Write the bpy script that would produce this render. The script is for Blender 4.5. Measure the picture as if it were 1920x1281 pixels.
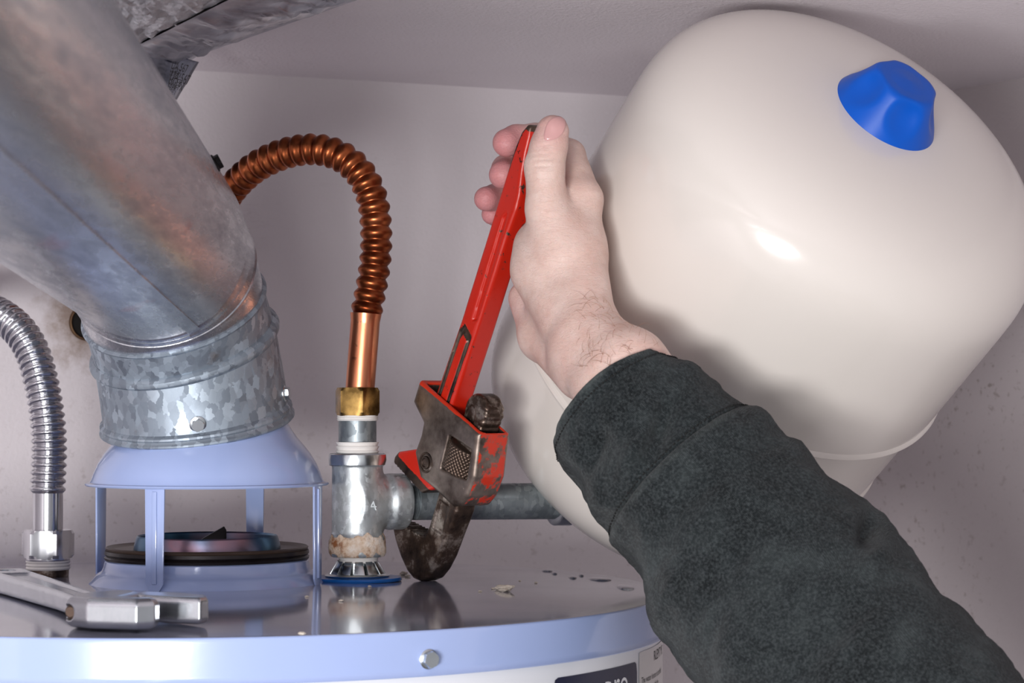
import bpy, bmesh, math, random
import numpy as np
from mathutils import Vector, Matrix, noise
from mathutils.bvhtree import BVHTree

for o in list(bpy.data.objects):
    bpy.data.objects.remove(o, do_unlink=True)
scene = bpy.context.scene
COL = scene.collection
random.seed(7)

# ------------------------------------------------------------------ camera, light, exposure
EYE = 1.52                      # camera height above the closet floor
F, TH = 4200.0, 0.0291          # focal length in pixels of a 1920-wide frame, pitch
cam_d = bpy.data.cameras.new('camera')
cam_d.sensor_width = 36.0
cam_d.lens = F / 1920 * 36
cam_d.clip_start = 0.02
cam_d.dof.use_dof = True
cam_d.dof.focus_distance = 1.40
cam_d.dof.aperture_fstop = 16.0
cam = bpy.data.objects.new('camera', cam_d)
COL.objects.link(cam)
cam.location = (0, 0, EYE)
cam.rotation_euler = (math.pi / 2 + TH, 0, 0)
scene.camera = cam

world = bpy.data.worlds.new('world')
scene.world = world
world.use_nodes = True
world.node_tree.nodes['Background'].inputs[0].default_value = (0.96, 0.955, 1.0, 1)
world.node_tree.nodes['Background'].inputs[1].default_value = 0.44


def area(name, loc, target, sx, sy, power, color=(1, 1, 1)):
    d = bpy.data.lights.new(name, 'AREA')
    d.shape = 'RECTANGLE'
    d.size, d.size_y, d.energy, d.color = sx, sy, power, color
    o = bpy.data.objects.new(name, d)
    COL.objects.link(o)
    o.location = loc
    o.rotation_euler = (Vector(target) - Vector(loc)).to_track_quat('-Z', 'Y').to_euler()
    return o


area('softbox_key_light', (-0.37, -0.02, 1.31), (0.0, 1.45, 1.55), 0.30, 0.22, 13.5, (1.0, 0.985, 0.985))
area('softbox_front_light', (-0.17, -0.30, 1.34), (0.0, 1.45, 1.55), 0.24, 0.20, 6.0, (1.0, 0.985, 0.985))
scene.view_settings.view_transform = 'Standard'
scene.view_settings.look = 'None'
scene.view_settings.exposure = 0.0
scene.view_settings.gamma = 1.0
scene.view_settings.use_curve_mapping = False

# ------------------------------------------------------------------ pixel helpers
CT, ST = math.cos(TH), math.sin(TH)


def ray(px, py):
    x, u = (px - 960) / F, (640.5 - py) / F
    return Vector((x, CT - u * ST, ST + u * CT))


def at(px, py, y):
    """world point seen at pixel (px, py) that stands y metres in front of the camera"""
    r = ray(px, py)
    r = r * (y / r.y)
    return Vector((r.x, r.y, r.z + EYE))


def atz(px, py, z):
    r = ray(px, py)
    r = r * ((z - EYE) / r.z)
    return Vector((r.x, r.y, z))


# ------------------------------------------------------------------ object helpers
def mesh_obj(name, verts, faces, mat=None, parent=None, smooth=True, sharp=35):
    me = bpy.data.meshes.new(name)
    me.from_pydata([tuple(v) for v in verts], [], [tuple(int(i) for i in f) for f in faces])
    me.validate()
    me.update()
    if smooth:
        me.polygons.foreach_set('use_smooth', [True] * len(me.polygons))
        if sharp:
            me.set_sharp_from_angle(angle=math.radians(sharp))
    o = bpy.data.objects.new(name, me)
    COL.objects.link(o)
    if mat:
        me.materials.append(mat)
    if parent:
        setparent(o, parent)
    return o


def setparent(o, p):
    o.parent = p
    w = Matrix.Identity(4)
    q = p
    while q is not None:
        w = q.matrix_basis @ w if q.parent is None else q.matrix_parent_inverse @ q.matrix_basis @ w
        if q.parent is not None:
            w = world_of(q.parent) @ w
        break
    o.matrix_parent_inverse = w.inverted()


def world_of(q):
    if q.parent is None:
        return q.matrix_basis.copy()
    return world_of(q.parent) @ q.matrix_parent_inverse @ q.matrix_basis


def tag(o, label, cat, group=None, kind=None):
    o['label'] = label
    o['category'] = cat
    if group:
        o['group'] = group
    if kind:
        o['kind'] = kind
    return o


def thing(name, loc, label, cat, group=None):
    o = bpy.data.objects.new(name, None)
    o.empty_display_size = 0.02
    COL.objects.link(o)
    o.location = loc
    return tag(o, label, cat, group)


def frame(axis):
    a = Vector(axis).normalized()
    r = Vector((0, 0, 1)) if abs(a.z) < 0.9 else Vector((1, 0, 0))
    e1 = r.cross(a).normalized()
    e2 = a.cross(e1)
    return a, e1, e2


def lathe_geo(prof, c, axis=(0, 0, 1), seg=64):
    """prof: list of (radius, distance along axis)"""
    a, e1, e2 = frame(axis)
    c = Vector(c)
    V, Fc = [], []
    rows = []
    L = [math.hypot(prof[i + 1][0] - prof[i][0], prof[i + 1][1] - prof[i][1]) for i in range(len(prof) - 1)]
    out = [prof[0]]
    for i in range(len(L)):                       # holding loops at the ends of long bands
        p, q = prof[i], prof[i + 1]
        b = L[i - 1] if i else 1
        e = L[i + 1] if i + 1 < len(L) else 1
        if 0 < b < L[i] / 3:
            u = b * 0.6 / L[i]
            out.append((p[0] + (q[0] - p[0]) * u, p[1] + (q[1] - p[1]) * u))
        if 0 < e < L[i] / 3:
            u = 1 - e * 0.6 / L[i]
            out.append((p[0] + (q[0] - p[0]) * u, p[1] + (q[1] - p[1]) * u))
        out.append(q)
    prof = out
    for r, t in prof:
        if r < 1e-7:
            rows.append([len(V)] * seg)
            V.append(c + a * t)
        else:
            rows.append(list(range(len(V), len(V) + seg)))
            for i in range(seg):
                th = 2 * math.pi * i / seg
                V.append(c + a * t + r * (math.cos(th) * e1 + math.sin(th) * e2))
    for k in range(len(rows) - 1):
        A, B = rows[k], rows[k + 1]
        for i in range(seg):
            j = (i + 1) % seg
            q = [A[i], A[j], B[j], B[i]]
            u = []
            for x in q:
                if x not in u:
                    u.append(x)
            if len(u) > 2:
                Fc.append(u)
    return V, Fc


def lathe(name, prof, c, axis=(0, 0, 1), mat=None, parent=None, seg=64, sharp=35):
    V, Fc = lathe_geo(prof, c, axis, seg)
    return mesh_obj(name, V, Fc, mat, parent, sharp=sharp)


def resample(pts, n):
    """Catmull-Rom through pts, resampled to n points of equal arc length"""
    P = [Vector(p) for p in pts]
    P = [P[0] * 2 - P[1]] + P + [P[-1] * 2 - P[-2]]
    D = []
    for i in range(1, len(P) - 2):
        for k in range(40):
            t = k / 40
            a, b, c, d = P[i - 1:i + 3]
            D.append(0.5 * ((2 * b) + (c - a) * t + (2 * a - 5 * b + 4 * c - d) * t * t + (3 * b - a - 3 * c + d) * t ** 3))
    D.append(P[-2])
    L = [0]
    for i in range(1, len(D)):
        L.append(L[-1] + (D[i] - D[i - 1]).length)
    out, j = [], 0
    for k in range(n):
        s = L[-1] * k / (n - 1)
        while j < len(L) - 2 and L[j + 1] < s:
            j += 1
        u = (s - L[j]) / max(1e-9, L[j + 1] - L[j])
        out.append(D[j].lerp(D[j + 1], min(1, u)))
    return out, L[-1]


def sweep_geo(pts, rad, seg=32, cap=True):
    """tube through pts with a radius for each"""
    n = len(pts)
    T = []
    for i in range(n):
        T.append((pts[min(n - 1, i + 1)] - pts[max(0, i - 1)]).normalized())
    _, e1, _ = frame(T[0])
    V, Fc = [], []
    for i in range(n):
        e1 = (e1 - e1.dot(T[i]) * T[i]).normalized()
        e2 = T[i].cross(e1)
        for k in range(seg):
            th = 2 * math.pi * k / seg
            V.append(pts[i] + rad[i] * (math.cos(th) * e1 + math.sin(th) * e2))
    for i in range(n - 1):
        for k in range(seg):
            j = (k + 1) % seg
            Fc.append((i * seg + k, i * seg + j, (i + 1) * seg + j, (i + 1) * seg + k))
    if cap:
        Fc.append(tuple(range(seg - 1, -1, -1)))
        Fc.append(tuple((n - 1) * seg + k for k in range(seg)))
    return V, Fc


def sweep(name, pts, rad, mat=None, parent=None, seg=32, cap=True, sharp=40):
    if not isinstance(rad, (list, tuple)):
        rad = [rad] * len(pts)
    V, Fc = sweep_geo([Vector(p) for p in pts], rad, seg, cap)
    return mesh_obj(name, V, Fc, mat, parent, sharp=sharp)


def prism(name, poly, M, w0, w1, mat=None, parent=None, bevel=0.0, seg=2, sharp=35):
    """poly of (u, v) pulled from w0 to w1 and placed by matrix M"""
    bm = bmesh.new()
    lo = [bm.verts.new((u, v, w0)) for u, v in poly]
    f = bm.faces.new(lo)
    r = bmesh.ops.extrude_face_region(bm, geom=[f])
    for e in r['geom']:
        if isinstance(e, bmesh.types.BMVert):
            e.co.z = w1
    bmesh.ops.recalc_face_normals(bm, faces=bm.faces)
    if bevel:
        es = [e for e in bm.edges if e.calc_face_angle(0) > math.radians(28)]
        bmesh.ops.bevel(bm, geom=es, offset=bevel, segments=seg, profile=0.5, affect='EDGES')
    bm.transform(M)
    me = bpy.data.meshes.new(name)
    bm.to_mesh(me)
    bm.free()
    me.polygons.foreach_set('use_smooth', [True] * len(me.polygons))
    me.set_sharp_from_angle(angle=math.radians(sharp))
    o = bpy.data.objects.new(name, me)
    COL.objects.link(o)
    if mat:
        me.materials.append(mat)
    if parent:
        setparent(o, parent)
    return o


def basis(o, u, v, w):
    u, v, w = Vector(u).normalized(), Vector(v).normalized(), Vector(w).normalized()
    return Matrix(((u.x, v.x, w.x, o[0]), (u.y, v.y, w.y, o[1]), (u.z, v.z, w.z, o[2]), (0, 0, 0, 1)))


def hexpoly(r, n=6, ph=0.0):
    return [(r * math.cos(2 * math.pi * i / n + ph), r * math.sin(2 * math.pi * i / n + ph)) for i in range(n)]


def hexnut(name, c, axis, r, h, mat, parent, ph=0.0, n=6):
    """hexagon across corners r, with turned-off corners"""
    a, e1, e2 = frame(axis)
    V, Fc = [], []
    rings = [(0.93, 0), (1.0, 0.12), (1.0, 0.88), (0.93, 1.0)]
    sub = 8
    N = n * sub
    for k, (s, t) in enumerate(rings):
        for i in range(N):
            th = 2 * math.pi * i / N + ph
            hx = r * math.cos(math.pi / n) / math.cos(((th - ph) % (2 * math.pi / n)) - math.pi / n)
            rr = min(hx, r * (1.0 if 0 < k < 3 else 0.9))
            V.append(Vector(c) + a * (h * t) + rr * (math.cos(th) * e1 + math.sin(th) * e2))
    for k in range(3):
        for i in range(N):
            j = (i + 1) % N
            Fc.append((k * N + i, k * N + j, (k + 1) * N + j, (k + 1) * N + i))
    Fc.append(tuple(range(N - 1, -1, -1)))
    Fc.append(tuple(3 * N + i for i in range(N)))
    return mesh_obj(name, V, Fc, mat, parent, sharp=18)


def text_geo(s, size, extrude=0.0):
    cu = bpy.data.curves.new('lettering', 'FONT')
    cu.body = s
    cu.size = size
    cu.extrude = extrude
    cu.resolution_u = 3
    ob = bpy.data.objects.new('lettering', cu)
    COL.objects.link(ob)
    dg = bpy.context.evaluated_depsgraph_get()
    me = ob.evaluated_get(dg).to_mesh()
    V = [v.co.copy() for v in me.vertices]
    Fc = [tuple(p.vertices) for p in me.polygons]
    ob.evaluated_get(dg).to_mesh_clear()
    bpy.data.objects.remove(ob)
    bpy.data.curves.remove(cu)
    return V, Fc


# ------------------------------------------------------------------ signed distance modelling (numpy surface nets)
def surfnet(Fd, o, h):
    S = Fd < 0
    nx, ny, nz = Fd.shape
    offs = [(i, j, k) for i in (0, 1) for j in (0, 1) for k in (0, 1)]
    cnt = np.zeros((nx - 1, ny - 1, nz - 1), np.int8)
    for i, j, k in offs:
        cnt += S[i:nx - 1 + i, j:ny - 1 + j, k:nz - 1 + k]
    m = (cnt > 0) & (cnt < 8)
    ci, cj, ck = np.nonzero(m)
    n = len(ci)
    idx = np.full(m.shape, -1, np.int64)
    idx[ci, cj, ck] = np.arange(n)
    acc = np.zeros((n, 3))
    num = np.zeros(n)
    for a in range(3):
        for p in (0, 1):
            for q in (0, 1):
                d0 = [0, 0, 0]
                d0[(a + 1) % 3], d0[(a + 2) % 3] = p, q
                d1 = list(d0)
                d1[a] = 1
                f0 = Fd[ci + d0[0], cj + d0[1], ck + d0[2]]
                f1 = Fd[ci + d1[0], cj + d1[1], ck + d1[2]]
                x = (f0 < 0) != (f1 < 0)
                t = np.where(x, f0 / np.where(x, f0 - f1, 1), 0)
                pt = np.tile(np.array(d0, float), (n, 1))
                pt[:, a] = t
                acc[x] += pt[x]
                num[x] += 1
    V = (np.stack([ci, cj, ck], 1) + acc / num[:, None]) * h + np.array(o)
    faces = []
    for a in range(3):
        b, c = (a + 1) % 3, (a + 2) % 3
        s0 = [slice(1, -1)] * 3
        s1 = [slice(1, -1)] * 3
        s0[a] = slice(0, -1)
        s1[a] = slice(1, None)
        A, B = S[tuple(s0)], S[tuple(s1)]
        I = np.stack(np.nonzero(A != B), 1)
        flip = A[tuple(I.T)]
        I = I + 1
        I[:, a] -= 1
        def g(db, dc):
            J = I.copy()
            J[:, b] += db
            J[:, c] += dc
            return idx[J[:, 0], J[:, 1], J[:, 2]]
        q = np.stack([g(-1, -1), g(0, -1), g(0, 0), g(-1, 0)], 1)
        q[~flip] = q[~flip][:, ::-1]
        faces.append(q)
    Fc = np.concatenate(faces)
    Fc = Fc[(Fc >= 0).all(1)]
    return V, Fc


def fastmesh(name, V, Fc, mat, parent=None, sharp=None):
    me = bpy.data.meshes.new(name)
    me.vertices.add(len(V))
    me.vertices.foreach_set('co', np.asarray(V, np.float32).ravel())
    me.loops.add(len(Fc) * 4)
    me.loops.foreach_set('vertex_index', np.asarray(Fc, np.int32).ravel())
    me.polygons.add(len(Fc))
    me.polygons.foreach_set('loop_start', np.arange(0, len(Fc) * 4, 4, dtype=np.int32))
    me.polygons.foreach_set('use_smooth', np.ones(len(Fc), bool))
    me.update(calc_edges=True)
    me.validate()
    if sharp:
        me.set_sharp_from_angle(angle=math.radians(sharp))
    o = bpy.data.objects.new(name, me)
    COL.objects.link(o)
    if mat:
        me.materials.append(mat)
    if parent:
        setparent(o, parent)
    return o


def sd_poly(X, Y, poly):
    d = np.full(X.shape, 1e9)
    ins = np.zeros(X.shape, bool)
    n = len(poly)
    for i in range(n):
        ax, ay = poly[i]
        bx, by = poly[(i + 1) % n]
        ex, ey = bx - ax, by - ay
        t = np.clip(((X - ax) * ex + (Y - ay) * ey) / (ex * ex + ey * ey), 0, 1)
        d = np.minimum(d, (X - ax - t * ex) ** 2 + (Y - ay - t * ey) ** 2)
        c = ((ay > Y) != (by > Y)) & (X < ex * (Y - ay) / (ey if ey else 1e-12) + ax)
        ins ^= c
    return np.where(ins, -1, 1) * np.sqrt(d)


def sd_ext(d2, Z, z0, z1, r=0.0):
    """round-edged extrusion of a 2D distance"""
    dz = np.abs(Z - (z0 + z1) / 2) - (z1 - z0) / 2
    a, b = d2 + r, dz + r
    return np.minimum(np.maximum(a, b), 0) + np.sqrt(np.maximum(a, 0) ** 2 + np.maximum(b, 0) ** 2) - r


def smin(a, b, k):
    h = np.clip(0.5 + 0.5 * (b - a) / k, 0, 1)
    return b + (a - b) * h - k * h * (1 - h)


def smax(a, b, k):
    return -smin(-a, -b, k)


def grid(lo, hi, h):
    ax = [np.arange(lo[i], hi[i] + h, h) for i in range(3)]
    return np.meshgrid(*ax, indexing='ij')


def place(V, M):
    A = np.array(M)
    return V @ A[:3, :3].T + A[:3, 3]


def cone_sd(X, Y, Z, a, b, ra, rb):
    """capsule from a to b whose radius runs from ra to rb"""
    bx, by, bz = b[0] - a[0], b[1] - a[1], b[2] - a[2]
    L = bx * bx + by * by + bz * bz
    t = np.clip(((X - a[0]) * bx + (Y - a[1]) * by + (Z - a[2]) * bz) / L, 0, 1)
    return np.sqrt((X - a[0] - t * bx) ** 2 + (Y - a[1] - t * by) ** 2 + (Z - a[2] - t * bz) ** 2) - (ra + (rb - ra) * t)


def float_attr(o, name, vals):
    at_ = o.data.attributes.new(name, 'FLOAT', 'POINT')
    at_.data.foreach_set('value', np.asarray(vals, np.float32))


# ------------------------------------------------------------------ materials
def lin(r, g, b):
    def f(c):
        c /= 255
        return c / 12.92 if c <= 0.04045 else ((c + 0.055) / 1.055) ** 2.4
    return (f(r), f(g), f(b), 1)


class NT:
    def __init__(self, name):
        self.m = bpy.data.materials.new(name)
        self.m.use_nodes = True
        self.t = self.m.node_tree
        self.b = self.t.nodes['Principled BSDF']
        self.co = self.t.nodes.new('ShaderNodeTexCoord').outputs['Object']

    def n(self, kind, **kw):
        x = self.t.nodes.new(kind)
        for k, v in kw.items():
            if k in x.inputs:
                x.inputs[k].default_value = v
            else:
                setattr(x, k, v)
        return x

    def link(self, a, b):
        self.t.links.new(a, b)

    def set(self, **kw):
        for k, v in kw.items():
            i = self.b.inputs[k.replace('_', ' ')]
            if isinstance(v, bpy.types.NodeSocket):
                self.link(v, i)
            else:
                i.default_value = v
        return self

    def mapped(self, scale=(1, 1, 1), rot=(0, 0, 0)):
        x = self.n('ShaderNodeMapping')
        x.inputs['Scale'].default_value = scale
        x.inputs['Rotation'].default_value = rot
        self.link(self.co, x.inputs['Vector'])
        return x.outputs[0]

    def noise(self, scale, detail=4, rough=0.55, vec=None, dist=0.0):
        x = self.n('ShaderNodeTexNoise')
        x.inputs['Scale'].default_value = scale
        x.inputs['Detail'].default_value = detail
        x.inputs['Roughness'].default_value = rough
        x.inputs['Distortion'].default_value = dist
        self.link(vec or self.co, x.inputs['Vector'])
        return x.outputs['Fac']

    def ramp(self, fac, stops):
        x = self.n('ShaderNodeValToRGB')
        cr = x.color_ramp
        while len(cr.elements) < len(stops):
            cr.elements.new(0.5)
        for e, (p, c) in zip(cr.elements, stops):
            e.position = p
            e.color = c if len(c) == 4 else (c[0], c[1], c[2], 1)
        self.link(fac, x.inputs[0])
        return x.outputs['Color']

    def vals(self, fac, stops):
        return self.ramp(fac, [(p, (v, v, v, 1)) for p, v in stops])

    def mix(self, fac, a, b):
        x = self.n('ShaderNodeMix', data_type='RGBA')
        for s, v in ((x.inputs[0], fac), (x.inputs[6], a), (x.inputs[7], b)):
            if isinstance(v, bpy.types.NodeSocket):
                self.link(v, s)
            else:
                s.default_value = v
        return x.outputs[2]

    def math(self, op, a, b=0.0):
        x = self.n('ShaderNodeMath', operation=op)
        for s, v in ((x.inputs[0], a), (x.inputs[1], b)):
            if isinstance(v, bpy.types.NodeSocket):
                self.link(v, s)
            else:
                s.default_value = v
        return x.outputs[0]

    def attr(self, name):
        x = self.n('ShaderNodeAttribute', attribute_name=name)
        return x.outputs['Fac']

    def bump(self, h, strength=0.2, dist=0.001):
        x = self.n('ShaderNodeBump')
        x.inputs['Strength'].default_value = strength
        x.inputs['Distance'].default_value = dist
        self.link(h, x.inputs['Height'])
        self.link(x.outputs[0], self.b.inputs['Normal'])
        return self


def M_wall(name, base, speck, bs, stain=None, splash=1.47):
    t = NT(name)
    n1 = t.noise(2.2, 5)
    c = t.mix(t.vals(n1, [(0.35, 0), (0.75, 1)]), base, tuple(x * 0.88 for x in base[:3]) + (1,))
    sp = t.vals(t.noise(150, 3, 0.6), [(0.60, 0), (0.70, 1)])
    big = t.vals(t.noise(3.1, 3), [(0.40, 0), (0.55, 1)])
    sx = t.n('ShaderNodeSeparateXYZ')
    t.link(t.co, sx.inputs[0])
    mr = t.n('ShaderNodeMapRange')                # splashes reach only so far up the wall
    mr.inputs['From Min'].default_value, mr.inputs['From Max'].default_value = splash + 0.10, splash - 0.06
    t.link(sx.outputs['Z'], mr.inputs['Value'])
    big = t.math('MULTIPLY', big, mr.outputs[0])
    c = t.mix(t.math('MULTIPLY', t.math('MULTIPLY', sp, big), speck), c, lin(120, 100, 86))
    # thin scuffs
    sc = t.vals(t.noise(9, 6, 0.7, t.mapped((1, 1, 7), (0, 0.15, 0)), 1.2), [(0.495, 0), (0.5, 1), (0.505, 0)])
    msk = t.vals(t.noise(5, 2), [(0.58, 0), (0.66, 1)])
    c = t.mix(t.math('MULTIPLY', t.math('MULTIPLY', sc, msk), 0.35), c, lin(120, 108, 100))
    if stain:
        dn = t.n('ShaderNodeVectorMath', operation='DISTANCE')
        dn.inputs[1].default_value = stain
        t.link(t.co, dn.inputs[0])
        rim_ = t.math('ADD', dn.outputs['Value'], t.math('MULTIPLY', t.math('SUBTRACT', t.noise(60, 5, 0.7), 0.5), 0.07))
        c = t.mix(t.vals(rim_, [(0.012, 0.75), (0.030, 0.25), (0.042, 0)]), c, lin(132, 104, 78))
    t.set(Base_Color=c, Roughness=0.62)
    t.bump(t.noise(330, 3, 0.6), bs, 0.0016)
    return t.m


m_wall = M_wall('wall_paint', lin(226, 219, 222), 0.36, 0.30, (-0.331, 1.745, 1.586))
m_wall_r = M_wall('wall_paint_speckled', lin(216, 208, 209), 0.6, 0.35, None, 1.60)
m_ceil = M_wall('ceiling_paint', lin(240, 233, 238), 0.0, 0.7)
t = NT('concrete_floor')
t.set(Base_Color=t.ramp(t.noise(6, 6), [(0.3, lin(110, 106, 102)), (0.7, lin(150, 145, 140))]), Roughness=0.8).bump(t.noise(60), 0.2)
m_floor = t.m


def M_plain(name, col, rough=0.4, metal=0.0, coat=0.0, spec=0.5, nscale=None, namt=0.1, bump=None):
    t = NT(name)
    c = col
    if nscale:
        c = t.mix(t.noise(nscale, 4), tuple(x * (1 - namt) for x in col[:3]) + (1,), tuple(min(1, x * (1 + namt)) for x in col[:3]) + (1,))
    t.set(Base_Color=c, Roughness=rough, Metallic=metal, Coat_Weight=coat, Specular_IOR_Level=spec)
    if bump:
        t.bump(t.noise(bump[0], 3), bump[1], bump[2])
    return t.m


m_lav = M_plain('lavender_enamel', lin(160, 177, 220), 0.22, 0, 0.5, 0.5, 14, 0.05, (260, 0.05, 0.0004))
t = NT('pan_top_enamel')
c = t.mix(t.vals(t.noise(7, 6), [(0.4, 0), (0.7, 1)]), lin(150, 152, 172), lin(132, 130, 142))
d = t.vals(t.noise(160, 3), [(0.68, 0), (0.76, 1)])
t.set(Base_Color=t.mix(t.math('MULTIPLY', d, 0.3), c, lin(100, 88, 80)),
      Roughness=t.vals(t.noise(11, 5), [(0.35, 0.07), (0.75, 0.20)]), Coat_Weight=0.6, Coat_Roughness=0.08, Specular_IOR_Level=0.6)
m_pan = t.m
m_white = M_plain('white_enamel', lin(226, 228, 234), 0.25, 0, 0.4, 0.5, 10, 0.03)
m_beige = M_plain('beige_enamel', lin(226, 219, 212), 0.20, 0, 0.45, 0.5, 6, 0.02, (420, 0.04, 0.0003))
m_blue = M_plain('blue_plastic', lin(0, 84, 190), 0.38, 0, 0.0, 0.3, 40, 0.08, (300, 0.06, 0.0004))
m_washer = M_plain('blue_washer_plastic', lin(18, 92, 170), 0.3, 0, 0.1, 0.5)
m_navy = M_plain('navy_print', lin(30, 34, 60), 0.35)
m_ink = M_plain('black_ink', lin(30, 28, 30), 0.5)
m_paper = M_plain('label_paper', lin(205, 202, 202), 0.35, 0, 0.2)
m_whiteink = M_plain('white_ink', lin(235, 235, 240), 0.4)
m_chrome = M_plain('chrome', (0.60, 0.60, 0.63, 1), 0.15, 1.0, 0, 0.5, 30, 0.15)
m_zinc = M_plain('zinc_plated_steel', (0.62, 0.66, 0.68, 1), 0.26, 1.0, 0, 0.5, 60, 0.2)
m_tape = M_plain('thread_tape_white', lin(232, 228, 224), 0.5, 0, 0, 0.5, 80, 0.06, (500, 0.3, 0.0006))
m_black = M_plain('soot_black_steel', lin(34, 29, 30), 0.35, 0.5, 0, 0.5, 40, 0.4, (200, 0.2, 0.0006))
m_brass = None
t = NT('brass')
t.set(Base_Color=t.ramp(t.noise(70, 5), [(0.35, lin(92, 70, 38)), (0.6, lin(172, 138, 82))]), Metallic=1.0, Roughness=t.vals(t.noise(120), [(0.3, 0.22), (0.7, 0.42)]))
m_brass = t.m
t = NT('copper_patina')
t.set(Base_Color=t.ramp(t.noise(45, 5), [(0.3, lin(112, 52, 28)), (0.6, lin(178, 98, 60)), (0.8, lin(200, 122, 82))]), Metallic=1.0, Roughness=0.33)
m_copper = t.m
t = NT('copper_bright')
c = t.ramp(t.noise(40, 5, 0.6, t.mapped((3, 3, 0.6))), [(0.3, lin(196, 112, 78)), (0.7, lin(226, 156, 118))])
st = t.vals(t.noise(150, 4), [(0.66, 0), (0.72, 1)])
t.set(Base_Color=t.mix(t.math('MULTIPLY', st, 0.6), c, lin(92, 60, 46)), Metallic=1.0, Roughness=0.30)
m_copper2 = t.m


def M_galv(name, dark, light, scale, rough, rust=0.0, metal=0.9):
    t = NT(name)
    v = t.n('ShaderNodeTexVoronoi')
    v.inputs['Scale'].default_value = scale
    v.inputs['Randomness'].default_value = 1.0
    w = t.n('ShaderNodeVectorMath', operation='ADD')
    nz = t.n('ShaderNodeTexNoise')
    nz.inputs['Scale'].default_value = scale * 1.2
    t.link(t.co, nz.inputs['Vector'])
    s = t.n('ShaderNodeVectorMath', operation='SCALE')
    s.inputs['Scale'].default_value = 0.9 / scale
    t.link(nz.outputs['Color'], s.inputs[0])
    t.link(t.mapped((1, 1, 0.6), (0.4, 0.5, 0.3)), w.inputs[0])
    t.link(s.outputs[0], w.inputs[1])
    t.link(w.outputs[0], v.inputs['Vector'])
    sep = t.n('ShaderNodeSeparateColor')
    t.link(v.outputs['Color'], sep.inputs[0])
    c = t.ramp(sep.outputs[0], [(0.0, dark), (0.7, tuple((a + b) / 2 for a, b in zip(dark, light))), (1.0, light)])
    if rust:
        r = t.vals(t.noise(28, 6, 0.65), [(0.60, 0), (0.72, 1)])
        c = t.mix(t.math('MULTIPLY', r, rust), c, lin(120, 96, 74))
    t.set(Base_Color=c, Metallic=metal, Roughness=t.vals(sep.outputs[1], [(0, rough * 0.75), (1, rough * 1.3)]))
    t.bump(t.noise(240, 3), 0.08, 0.0006)
    return t.m


m_galv = M_galv('galvanized_spangle', (0.24, 0.28, 0.33, 1), (0.46, 0.53, 0.60, 1), 230, 0.56, 0.5, 0.8)
t = NT('galvanized_streaked')
g = t.math('ADD', t.math('MULTIPLY', t.noise(6, 6, 0.65, t.mapped((9, 1.2, 9))), 0.6), t.math('MULTIPLY', t.noise(30, 5, 0.7, t.mapped((8, 1.0, 8))), 0.4))
c = t.ramp(g, [(0.3, (0.22, 0.25, 0.31, 1)), (0.5, (0.50, 0.51, 0.54, 1)), (0.7, (0.76, 0.75, 0.76, 1))])
red = t.vals(t.noise(19, 3, 0.5, t.mapped((1, 0.5, 1.4))), [(0.66, 0), (0.72, 1)])
t.set(Base_Color=t.mix(t.math('MULTIPLY', red, 0.4), c, lin(190, 92, 92)), Metallic=0.92, Roughness=t.vals(g, [(0.3, 0.38), (0.7, 0.18)]))
t.bump(t.noise(30, 5, 0.65, t.mapped((8, 1.0, 8))), 0.22, 0.0012)
m_galv2 = t.m
m_cast = M_galv('galvanized_casting', (0.44, 0.47, 0.48, 1), (0.64, 0.68, 0.70, 1), 380, 0.46, 0.12, 0.8)
m_pipe = M_galv('dull_galvanized_pipe', (0.20, 0.23, 0.25, 1), (0.34, 0.38, 0.40, 1), 300, 0.42, 0.35, 0.75)
t = NT('mineral_crust')
c = t.ramp(t.noise(110, 6, 0.7), [(0.36, lin(142, 88, 50)), (0.5, lin(212, 186, 162)), (0.7, lin(236, 226, 216))])
t.set(Base_Color=c, Roughness=0.85).bump(t.noise(420, 5, 0.7), 0.8, 0.0016)
m_crust = t.m


def M_paint(name, paint, bare1, bare2, key, lo, hi, rough=0.35, metal_bare=0.8, ns=85):
    """paint worn off in chips; attribute `key` (0..1) says how much paint is left"""
    t = NT(name)
    n1 = t.noise(ns, 6, 0.68)
    bare = t.ramp(t.noise(60, 5, 0.6), [(0.32, bare1), (0.7, bare2)])
    pc = t.mix(t.noise(25, 4), paint, tuple(x * 0.82 for x in paint[:3]) + (1,))
    a = t.attr(key)
    f = t.vals(t.math('ADD', a, t.math('SUBTRACT', n1, 0.5)), [(lo, 0), (hi, 1)])
    bl = t.math('SUBTRACT', 1.0, f)
    t.set(Base_Color=t.mix(f, bare, pc), Metallic=t.math('MULTIPLY', bl, metal_bare), Roughness=t.vals(f, [(0, 0.42), (1, rough)]))
    t.bump(t.math('ADD', t.math('MULTIPLY', f, 0.5), t.math('MULTIPLY', n1, 0.5)), 0.25, 0.0008)
    return t.m


m_red = M_paint('red_tool_paint', lin(200, 34, 14), lin(44, 34, 32), lin(110, 92, 80), 'paint', 0.47, 0.50, ns=170)
m_steel = M_paint('worn_tool_steel', lin(206, 52, 26), lin(84, 71, 64), lin(158, 144, 134), 'paint', 0.50, 0.56)
t = NT('dark_greasy_steel')
c = t.ramp(t.noise(70, 6, 0.7), [(0.3, lin(32, 25, 23)), (0.52, lin(84, 68, 59)), (0.66, lin(170, 158, 148))])
t.set(Base_Color=c, Metallic=0.75, Roughness=t.vals(t.noise(90), [(0.3, 0.26), (0.7, 0.5)]))
t.bump(t.noise(130, 5, 0.6), 0.25, 0.001)
m_dark = t.m
m_knurl = M_plain('knurled_steel', lin(104, 88, 78), 0.38, 0.85, 0, 0.5, 80, 0.3)
m_wrench = M_plain('satin_chrome_steel', (0.55, 0.57, 0.60, 1), 0.27, 1.0, 0, 0.5, 90, 0.15, (350, 0.10, 0.0004))
t = NT('heat_tinted_steel')
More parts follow.
